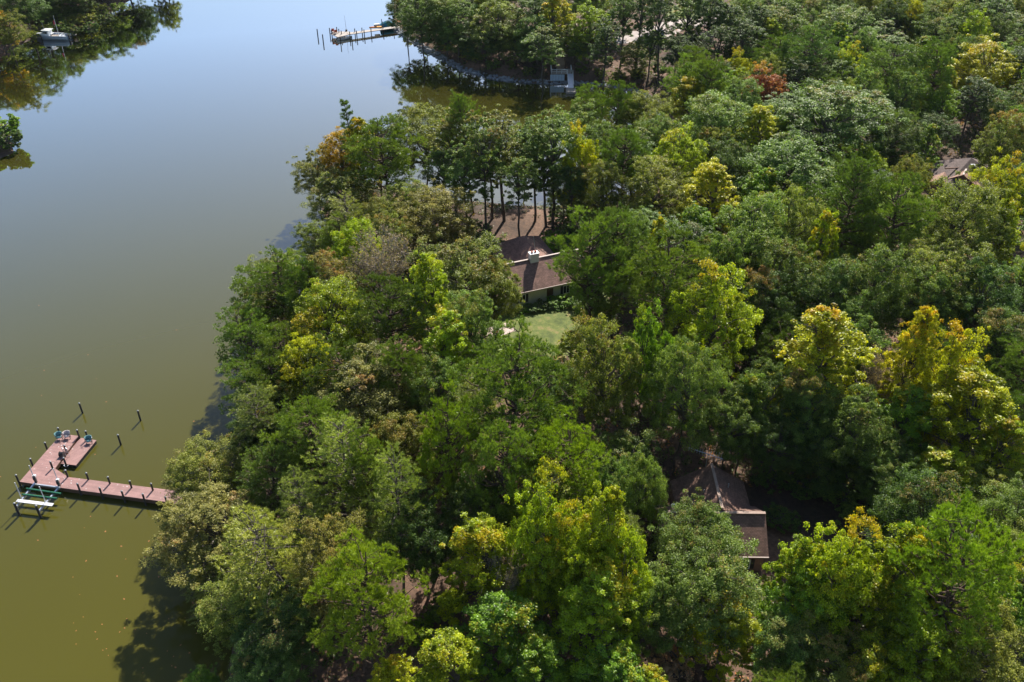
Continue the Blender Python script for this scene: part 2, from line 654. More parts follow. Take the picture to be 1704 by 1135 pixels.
xs = np.concatenate([[-3000, -1500, -700, -400, -260], np.arange(-200, 201, 2.5), [260, 400, 700, 1500, 3000]])
ys = np.concatenate([[-2000, -800, -300, -100], np.arange(0, 341, 2.5), [400, 500, 700, 1200, 2500, 5000]])
GX, GY = np.meshgrid(xs, ys)
GP = np.stack([GX.ravel(), GY.ravel()], 1)
GZ = gz_np(GP)
ii = np.arange(len(GP)).reshape(GX.shape)
gf = np.stack([ii[:-1, :-1].ravel(), ii[:-1, 1:].ravel(), ii[1:, 1:].ravel(), ii[1:, :-1].ravel()], 1)
gm = np_mesh('ground', np.column_stack([GP, GZ]), gf, M['ground'])
gm.polygons.foreach_set('use_smooth', np.ones(len(gf), bool))
ground = bpy.data.objects.new('ground', gm)
COL.objects.link(ground)
tag(ground, 'leaf-strewn brown woodland ground under the trees', kind='structure')

wb = MB()
wb.add([(-3000, -2000, 0), (3000, -2000, 0), (3000, 5000, 0), (-3000, 5000, 0)], [(0, 1, 2, 3)])
tag(wb.build('water', M['water']), 'still olive green creek water reflecting the sky', kind='structure')


def sheet(name, poly_px, m, lift, label, h=2.1, step=0.6):
    """a ground sheet following the terrain inside a polygon given by ground points"""
    poly = [at(a, b, h)[:2] for a, b in poly_px]
    P = np.array(poly)
    x0, y0 = P.min(0)
    x1, y1 = P.max(0)
    nx = int((x1 - x0) / step) + 2
    ny = int((y1 - y0) / step) + 2
    gx, gy = np.meshgrid(np.linspace(x0, x1, nx), np.linspace(y0, y1, ny))
    Q = np.stack([gx.ravel(), gy.ravel()], 1)
    z = gz_np(Q) + lift
    ins = sdist(Q, poly) > -0.15
    idx = np.arange(len(Q)).reshape(gx.shape)
    f = np.stack([idx[:-1, :-1].ravel(), idx[:-1, 1:].ravel(), idx[1:, 1:].ravel(), idx[1:, :-1].ravel()], 1)
    f = f[ins[f].all(1)]
    me = np_mesh(name, np.column_stack([Q, z]), f, m)
    o = bpy.data.objects.new(name, me)
    COL.objects.link(o)
    return tag(o, label, kind='structure')


sheet('lawn', [(850, 500), (1000, 470), (1030, 520), (1000, 580), (900, 610), (820, 600), (815, 540)], M['lawn'], 0.035,
      'sunny green lawn in front of the house with the white chimney')
sheet('path', [(805, 548), (846, 536), (858, 551), (815, 566)], M['concrete'], 0.075,
      'pale pink concrete pad at the corner of the lawn', step=0.25)
sheet('drive', [(1000, 62), (1060, 48), (1100, 38), (1180, 26), (1230, 20), (1230, 34), (1150, 46), (1105, 62), (1050, 66)], M['drive'], 0.06,
      'pale gravel drive glimpsed through the far trees', h=5.0, step=1.0)
sheet('lawn', [(1085, 20), (1160, 0), (1200, 8), (1190, 26), (1120, 36)], M['lawn'], 0.04,
      'bright strip of grass beyond the far gravel drive', h=5.0, step=1.0)

# ------------------------------------------------------------------ tree prototypes (each built once, then copied with its parts)
RNG = np.random.default_rng(11)


def unit(v):
    return v / np.maximum(np.linalg.norm(v, axis=-1, keepdims=True), 1e-9)


class Tubes:
    def __init__(s, n=6):
        s.n = n
        s.V = []
        s.Q = []
        s.k = 0

    def run(s, pts, radii):
        """tapered tube along a polyline"""
        n = s.n
        pts = np.asarray(pts, float)
        d = unit(np.gradient(pts, axis=0))
        ref = np.where(np.abs(d[:, 2:3]) > 0.9, [[1.0, 0, 0]], [[0, 0, 1.0]])
        a = unit(np.cross(d, ref))
        b = np.cross(d, a)
        th = np.arange(n) * 2 * np.pi / n
        ring = pts[:, None, :] + (a[:, None, :] * np.cos(th)[None, :, None] + b[:, None, :] * np.sin(th)[None, :, None]) * np.asarray(radii)[:, None, None]
        s.V.append(ring.reshape(-1, 3))
        m = len(pts)
        i = np.arange(m - 1)[:, None] * n
        j = np.arange(n)[None, :]
        q = np.stack([i + j, i + (j + 1) % n, i + n + (j + 1) % n, i + n + j], -1).reshape(-1, 4) + s.k
        s.Q.append(q)
        s.k += m * n

    def mesh(s, name, m):
        me = np_mesh(name, np.concatenate(s.V), np.concatenate(s.Q), m)
        me.polygons.foreach_set('use_smooth', np.ones(len(me.polygons), bool))
        return me


def bend(p0, p1, sag=0.0, k=6, wob=0.0):
    """curved polyline p0->p1; sag>0 bows it upwards"""
    t = np.linspace(0, 1, k)[:, None]
    p = np.asarray(p0) * (1 - t) + np.asarray(p1) * t
    p = p + np.array([0, 0, 1.0]) * (sag * np.sin(np.pi * t))
    if wob:
        w = RNG.normal(0, wob, (k, 3)) * np.sin(np.pi * t)
        p = p + w
    return p


def leaf_cards(c, nrm, ln, wd):
    """n folded leaf quads at centres c with normals nrm"""
    n = len(c)
    r = RNG.normal(size=(n, 3))
    t = unit(np.cross(nrm, r))
    b = np.cross(nrm, t)
    ln = (ln * RNG.uniform(0.65, 1.3, n))[:, None]
    wd = (wd * RNG.uniform(0.7, 1.25, n))[:, None]
    v = np.stack([c - t * ln / 2, c + b * wd / 2 + nrm * wd * 0.18, c + t * ln / 2, c - b * wd / 2 + nrm * wd * 0.18], 1)
    f = np.arange(n * 4).reshape(n, 4)
    return v.reshape(-1, 3), f


def broadleaf(H, Wd, base, lobes, sub, per, ln, wd, m, bark, shape='round', lobe_r=0.36, seed=0, thin=1.0, fine=0.62):
    """rounded crown of leafy lobes, each of small clumps of leaves, on a forked trunk"""
    global RNG
    RNG = np.random.default_rng(seed)
    zc = H * (base + 1) / 2
    rz = H * (1 - base) / 2
    rx = Wd / 2
    tb = Tubes(6)
    lean = RNG.normal(0, 0.25, 2)
    fork = np.array([lean[0], lean[1], H * (base + 0.12)])
    top = np.array([lean[0] * 1.6, lean[1] * 1.6, H * 0.86])
    r0 = 0.0085 * H + 0.05
    tb.run(bend((0, 0, -0.6), fork, 0, 5, 0.1), np.linspace(r0, r0 * 0.7, 5))
    tb.run(bend(fork, top, 0, 6, 0.2), np.linspace(r0 * 0.68, 0.05, 6))
    C, TN, ST = [], [], []
    i = np.arange(lobes) + 0.5
    ph = np.arccos(1 - 1.62 * i / lobes)
    th = np.pi * (1 + 5 ** 0.5) * i + RNG.uniform(0, 6)
    D = np.stack([np.cos(th) * np.sin(ph), np.sin(th) * np.sin(ph), np.cos(ph)], 1)
    D = unit(D + RNG.normal(0, 0.16, D.shape))
    for d in D:
        k = RNG.uniform(0.45, 0.86)
        if shape == 'cone':
            zz = (d[2] + 1) / 2
            rr = rx * (1.15 - 0.75 * zz)
            lc = np.array([d[0] * rr * k * 1.1, d[1] * rr * k * 1.1, zc + d[2] * rz * 0.88])
        else:
            lc = np.array([d[0] * rx * k, d[1] * rx * k, zc + d[2] * rz * k * 1.08])
        lr = lobe_r * rx * RNG.uniform(0.55, 1.35) * (0.8 if shape == 'cone' else 1.0)
        s = np.clip((lc[2] / H - base - 0.08) * 0.9, 0.05, 0.8)
        p0 = fork * (1 - s) + top * s
        tb.run(bend(p0, lc, 0.25, 5, 0.12), np.linspace(0.055 * lr + 0.06, 0.03, 5))
        turn_l = RNG.uniform(-0.3, 0.3)
        j = np.arange(sub) + 0.5
        ph2 = np.arccos(1 - 1.75 * j / sub)
        th2 = np.pi * (1 + 5 ** 0.5) * j + RNG.uniform(0, 6)
        sd = np.stack([np.cos(th2) * np.sin(ph2), np.sin(th2) * np.sin(ph2), np.cos(ph2)], 1)
        sd = unit(sd + RNG.normal(0, 0.25, sd.shape) + 0.35 * d)
        for q in sd:
            if RNG.random() > thin:
                continue
            far = RNG.random() < 0.16
            sc_ = lc + q * lr * (RNG.uniform(1.15, 1.5) if far else RNG.uniform(0.5, 1.1)) * np.array([1, 1, 0.9])
            sr = lr * (0.20 if far else 0.285) * RNG.uniform(0.6, 1.5)
            nn = int(per * (0.5 if far else 1.0) * RNG.uniform(0.6, 1.35))
            o = unit(RNG.normal(size=(nn, 3)) + 0.55 * np.array([0, 0, 1]) + 0.35 * q)
            rad = sr * RNG.uniform(0.15, 1.0, nn) ** fine * (1 + 0.5 * (RNG.random(nn) < 0.07))
            pos = sc_ + o * rad[:, None] * np.array([1.15, 1.15, 0.8])
            nrm = unit(0.4 * o + np.array([0, 0, 0.8]) + RNG.normal(0, 0.62, (nn, 3)))
            C.append(np.concatenate([pos, nrm], 1))
            TN.append(np.clip(0.5 + RNG.normal(0, 0.2, nn) + RNG.normal(0, 0.13), 0, 1))
            ST.append(np.clip((pos[:, 2] / H - base) / (1 - base) * 0.75 + turn_l + RNG.normal(0, 0.09, nn), 0, 1))
            if RNG.random() < 0.35:
                tb.run(bend(lc, sc_, 0.05, 3, 0.03), np.linspace(0.035, 0.015, 3))
    A = np.concatenate(C)
    v, f = leaf_cards(A[:, :3], A[:, 3:], ln, wd)
    crown = np_mesh('crown', v, f, m, dict(tint=np.concatenate(TN), turn=np.concatenate(ST)))
    return tb.mesh('trunk', bark), crown, H, Wd


def conifer(H, Wd, base, nb, m, bark, seed=0, tuft=15, nl=0.30, nw=0.05, style='loblolly', spread=0.42):
    """pine: whorls of up-curving limbs whose twigs end in tufts of needles"""
    global RNG
    RNG = np.random.default_rng(seed)
    tb = Tubes(6)
    sway = RNG.normal(0, 0.35, 2)
    r0 = 0.0085 * H + 0.06
    z = np.linspace(-0.6, H * 0.97, 9)
    tr = np.stack([sway[0] * (z / H) ** 2 + RNG.normal(0, 0.06, 9), sway[1] * (z / H) ** 2 + RNG.normal(0, 0.06, 9), z], 1)
    tb.run(tr, np.linspace(r0, 0.05, 9))

    def trunk_at(h):
        return np.array([np.interp(h, z, tr[:, 0]), np.interp(h, z, tr[:, 1]), h])
    T, TD, TT = [], [], []
    for i in range(nb):
        u = (i + RNG.uniform(0, 1)) / nb
        h = H * (base + (0.97 - base) * u)
        if style == 'loblolly':
            prof = (0.40 + 0.60 * math.sin(math.pi * min(1, 0.20 + 0.58 * u))) * (1 - 0.34 * max(0, u - 0.6) / 0.4)
            el = R(2 + 66 * u ** 1.5 + RNG.uniform(-10, 12))
            h = H * (base + (0.90 - base) * u)
        elif style == 'spire':
            prof = 1.05 - 0.9 * u
            el = R(-6 + 40 * u + RNG.uniform(-8, 8))
        else:
            prof = (1.02 - 0.62 * u)
            el = R(-4 + 34 * u + RNG.uniform(-10, 10))
        L = Wd / 2 * prof * RNG.uniform(0.68, 1.18)
        az = i * 2.399 + RNG.uniform(-0.4, 0.4)
        d = np.array([math.cos(az) * math.cos(el), math.sin(az) * math.cos(el), math.sin(el)])
        p0 = trunk_at(h)
        p1 = p0 + d * L
        br = bend(p0, p1, -0.06 * L if style == 'loblolly' else 0.08 * L, 6, 0.06)
        tb.run(br, np.linspace(0.03 + 0.012 * L, 0.018, 6))
        side = unit(np.cross(d, [0, 0, 1.0]))
        ns = max(5, int(L * 2.6))
        tint_b = RNG.normal(0, 0.10)
        for k in range(ns):
            s = 0.18 + 0.82 * (k + RNG.uniform(0, 1)) / ns
            q0 = p0 * (1 - s) + p1 * s + np.array([0, 0, -0.06 * L * math.sin(math.pi * s) if style == 'loblolly' else 0.08 * L * math.sin(math.pi * s)])
            sg = 1 if k % 2 else -1
            sl = L * spread * (1.15 - 0.75 * s) * RNG.uniform(0.6, 1.2) + 0.25
            sdv = unit(d * 0.75 + side * sg * RNG.uniform(0.5, 1.0) + np.array([0, 0, RNG.uniform(-0.05, 0.45) if style != 'feather' else RNG.uniform(-0.2, 0.2)]))
            q1 = q0 + sdv * sl
            tb.run(np.stack([q0, q1]), [0.022, 0.01])
            step = 0.30 if style != 'feather' else 0.20
            nt_ = max(3, int(sl / step))
            for w in range(nt_):
                f = (0.42 if style == 'loblolly' else 0.2) + (0.58 if style == 'loblolly' else 0.8) * (w + RNG.uniform(0, 1)) / nt_
                T.append(q0 * (1 - f) + q1 * f + RNG.normal(0, 0.05, 3))
                TD.append(sdv)
                TT.append(tint_b)
        T.append(p1)
        TD.append(d)
        TT.append(tint_b)
    T = np.array(T)
    TD = np.array(TD)
    TT = np.array(TT)
    n = len(T)
    c = np.repeat(T, tuft, 0)
    dd = np.repeat(TD, tuft, 0)
    if style == 'feather':
        nd = unit(0.9 * dd + RNG.normal(0, 0.55, (n * tuft, 3)) * np.array([1, 1, 0.5]) + np.array([0, 0, 0.12]))
    else:
        nd = unit(0.45 * dd + RNG.normal(0, 0.55, (n * tuft, 3)) + np.array([0, 0, 0.62]))
    ln = (nl * RNG.uniform(0.7, 1.25, n * tuft))[:, None]
    sd = unit(np.cross(nd, RNG.normal(size=nd.shape)))
    v = np.stack([c - sd * nw / 2, c + sd * nw / 2, c + nd * ln + sd * nw * 0.12], 1).reshape(-1, 3)
    f = np.arange(n * tuft * 3).reshape(-1, 3)
    tint = np.clip(0.5 + np.repeat(TT, tuft) + RNG.normal(0, 0.14, n * tuft), 0, 1)
    turn = np.clip(np.repeat(RNG.uniform(0, 1, n) * 0.55, tuft), 0, 1)
    crown = np_mesh('crown', v, f, m, dict(tint=tint, turn=turn))
    return tb.mesh('trunk', bark), crown, H, Wd


def domed_pine(H, Wd, base, lobes, sub, tufts, needles, m, bark, seed, nl=0.34, nw=0.055):
    """old loblolly pine: a rounded crown of many tufted clumps on crooked limbs, tufts standing upright"""
    global RNG
    RNG = np.random.default_rng(seed)
    tb = Tubes(6)
    z = np.linspace(-0.6, H * 0.93, 9)
    sw = RNG.normal(0, 0.5, 2)
    tr = np.stack([sw[0] * (z / H) ** 2 + RNG.normal(0, 0.07, 9), sw[1] * (z / H) ** 2 + RNG.normal(0, 0.07, 9), z], 1)
    tb.run(tr, np.linspace(0.0085 * H + 0.06, 0.05, 9))
    zc = H * (base * 0.45 + 0.55)
    rz = H - zc
    T, TD, TT, TU = [], [], [], []
    i = np.arange(lobes) + 0.5
    ph = np.arccos(1 - 1.86 * i / lobes)
    th = np.pi * (1 + 5 ** 0.5) * i + RNG.uniform(0, 6)
    D = unit(np.stack([np.cos(th) * np.sin(ph), np.sin(th) * np.sin(ph), np.cos(ph)], 1) + RNG.normal(0, 0.22, (lobes, 3)))
    for d in D:
        k = RNG.uniform(0.42, 0.98)
        lc = np.array([d[0] * Wd / 2 * k, d[1] * Wd / 2 * k, zc + d[2] * rz * (k * 0.92 if d[2] > 0 else 1.25 * k) - 0.2])
        lr = Wd * 0.115 * RNG.uniform(0.6, 1.35)
        h0 = np.clip(lc[2] - 0.45 * np.hypot(lc[0], lc[1]) - 0.5, H * base * 0.8, H * 0.9)
        p0 = np.array([np.interp(h0, z, tr[:, 0]), np.interp(h0, z, tr[:, 1]), h0])
        tb.run(bend(p0, lc, -0.35, 6, 0.14), np.linspace(0.045 + 0.008 * Wd, 0.022, 6))
        tint_l = RNG.normal(0, 0.10)
        for _ in range(sub):
            q = unit(RNG.normal(size=3) + np.array([0, 0, 0.45]) + 0.5 * d)
            sc_ = lc + q * lr * RNG.uniform(0.35, 1.15) * np.array([1.15, 1.15, 0.75])
            if RNG.random() < 0.5:
                tb.run(np.stack([lc, sc_]), [0.025, 0.012])
            n = max(2, int(tufts * RNG.uniform(0.6, 1.3)))
            T.append(sc_ + RNG.normal(0, 0.16, (n, 3)) * np.array([1.3, 1.3, 0.8]))
            TD.append(np.repeat(q[None], n, 0))
            TT.append(np.full(n, tint_l) + RNG.normal(0, 0.08, n))
            TU.append(np.full(n, RNG.uniform(0, 0.6)))
    T, TD, TT, TU = np.concatenate(T), np.concatenate(TD), np.concatenate(TT), np.concatenate(TU)
    n = len(T)
    c = np.repeat(T, needles, 0)
    nd = unit(0.45 * np.repeat(TD, needles, 0) + RNG.normal(0, 0.42, (n * needles, 3)) + np.array([0, 0, 0.75]))
    ln = (nl * RNG.uniform(0.7, 1.3, n * needles))[:, None]
    sd = unit(np.cross(nd, RNG.normal(size=nd.shape)))
    v = np.stack([c - sd * nw / 2, c + sd * nw / 2, c + nd * ln + sd * nw * 0.12], 1).reshape(-1, 3)
    f = np.arange(n * needles * 3).reshape(-1, 3)
    crown = np_mesh('crown', v, f, m, dict(tint=np.clip(0.5 + np.repeat(TT, needles) + RNG.normal(0, 0.15, n * needles), 0, 1), turn=np.repeat(TU, needles)))
    return tb.mesh('trunk', bark), crown, H, Wd


def bare_tree(H, Wd, seed, m, bark):
    """nearly leafless grey tree: fans of fine twigs and a few dry leaves"""
    global RNG
    RNG = np.random.default_rng(seed)
    tb = Tubes(5)
    tb.run(bend((0, 0, -0.5), (0.2, 0.1, H * 0.5), 0, 5, 0.1), np.linspace(0.2, 0.13, 5))
    C = []
    for i in range(26):
        az = i * 2.4
        k = RNG.uniform(0.35, 1.0)
        p0 = np.array([0.2, 0.1, H * RNG.uniform(0.34, 0.52)])
        p1 = np.array([math.cos(az) * Wd / 2 * k, math.sin(az) * Wd / 2 * k, H * (1.0 - 0.28 * k * k) * RNG.uniform(0.9, 1.0)])
        br = bend(p0, p1, -0.3, 7, 0.12)
        tb.run(br, np.linspace(0.075, 0.015, 7))
        for j in range(30):
            a = br[RNG.integers(2, 7)]
            e = a + unit(RNG.normal(0, 0.6, 3) + np.array([0, 0, 0.8]) + 0.5 * unit(p1 - p0)) * RNG.uniform(0.5, 1.3)
            tb.run(np.stack([a, e]), [0.02, 0.008])
            C.append(e)
            for _ in range(2):
                g = e + RNG.normal(0, 0.3, 3)
                tb.run(np.stack([(a + e) / 2, g]), [0.012, 0.006])
                C.append(g)
    C = np.array(C)
    c = np.repeat(C, 3, 0) + RNG.normal(0, 0.16, (len(C) * 3, 3))
    nrm = unit(RNG.normal(size=c.shape) + np.array([0, 0, 0.5]))
    v, f = leaf_cards(c, nrm, 0.2, 0.12)
    n = len(f)
    crown = np_mesh('crown', v, f, m, dict(tint=RNG.uniform(0, 1, n), turn=RNG.uniform(0, 0.5, n)))
    return tb.mesh('trunk', bark), crown, H, Wd


PROTO = {
    'oak': [broadleaf(17, 11.0, 0.16, 32, 12, 180, 0.195, 0.125, M['oak'], M['bark'], seed=s, lobe_r=0.35, thin=0.92) for s in (1, 2, 3, 4, 5)],
    'gum': [broadleaf(18, 9.5, 0.14, 34, 11, 165, 0.195, 0.145, M['gum'], M['bark'], 'cone', 0.36, seed=s, thin=0.92) for s in (21, 22, 25)] +
           [broadleaf(16, 10.5, 0.18, 32, 12, 165, 0.195, 0.145, M['gum'], M['bark'], 'round', 0.34, seed=s, thin=0.92) for s in (23, 24, 26)],
    'tall': [broadleaf(20, 6.5, 0.34, 22, 11, 135, 0.20, 0.13, M['oak'], M['bark'], 'round', 0.40, seed=s, thin=0.85) for s in (41, 42, 43)],
    'pine': [conifer(21, 9.0, 0.34, 84, M['pine'], M['pine_bark'], seed=61, tuft=20, nl=0.36, nw=0.06)] +
            [domed_pine(21, 9.0, 0.26, 74, 9, 7, 15, M['pine'], M['pine_bark'], s) for s in (161, 162, 163, 164, 165)],
    'spire': [conifer(17, 5.0, 0.30, 46, M['pine'], M['pine_bark'], seed=71, style='spire')],
    'cedar': [conifer(16, 9.0, 0.28, 52, M['pine'], M['bark'], seed=s, style='feather', tuft=15, nl=0.36, nw=0.055, spread=0.5) for s in (81, 82)],
    'shrub': [broadleaf(3.0, 3.6, 0.02, 13, 9, 60, 0.20, 0.13, M['oak'], M['bark'], 'round', 0.42, seed=s) for s in (91, 92)],
    'bare': [bare_tree(15, 9.0, 101, M['oak'], M['pale_bark'])],
}

# ------------------------------------------------------------------ the wood: each tree surveyed from the photograph
# colour keys: (r, g, b, share of turned leaves), adjective
CK = {
    'og': ((0.140, 0.215, 0.042, 0.03), 'grey-green'), 'oo': ((0.195, 0.230, 0.038, 0.06), 'olive'),
    'ob': ((0.230, 0.225, 0.058, 0.05), 'brownish olive'), 'op': ((0.165, 0.245, 0.045, 0.03), 'pale green'),
    'od': ((0.085, 0.140, 0.030, 0.03), 'dark green'),
    'g': ((0.150, 0.270, 0.020, 0.06), 'leaf-green'), 'yg': ((0.275, 0.365, 0.014, 0.12), 'yellow-green'),
    'y': ((0.350, 0.385, 0.012, 0.08), 'yellow'), 'go': ((0.350, 0.375, 0.010, 0.18), 'golden'),
    'or': ((0.360, 0.280, 0.012, 0.45), 'orange'), 'red': ((0.330, 0.130, 0.050, 0.15), 'red'),
    'pk': ((0.230, 0.210, 0.050, 0.28), 'rusty pink'),
    'pg': ((0.170, 0.250, 0.032, 0.05), 'green'), 'pb': ((0.250, 0.350, 0.022, 0.05), 'bright green'),
    'pd': ((0.115, 0.180, 0.026, 0.04), 'deep green'), 'pp': ((0.160, 0.240, 0.052, 0.04), 'soft green'),
    'ce': ((0.240, 0.275, 0.048, 0.08), 'feathery olive'), 'cy': ((0.290, 0.340, 0.048, 0.08), 'feathery yellowish'),
    'dry': ((0.400, 0.300, 0.200, 0.10), 'dry tan'), 'gy': ((0.280, 0.230, 0.190, 0.10), 'bare grey'),
}
NOUN = {'oak': 'oak', 'gum': 'sweetgum', 'tall': 'slender tree', 'pine': 'pine', 'spire': 'spire-topped pine', 'cedar': 'cypress',
        'shrub': 'shrub', 'bare': 'tree'}
NAME = {'oak': 'oak_tree', 'gum': 'sweetgum_tree', 'tall': 'slender_tree', 'pine': 'pine_tree', 'spire': 'spire_pine_tree', 'cedar': 'cypress_tree',
        'shrub': 'shrub', 'bare': 'bare_tree'}
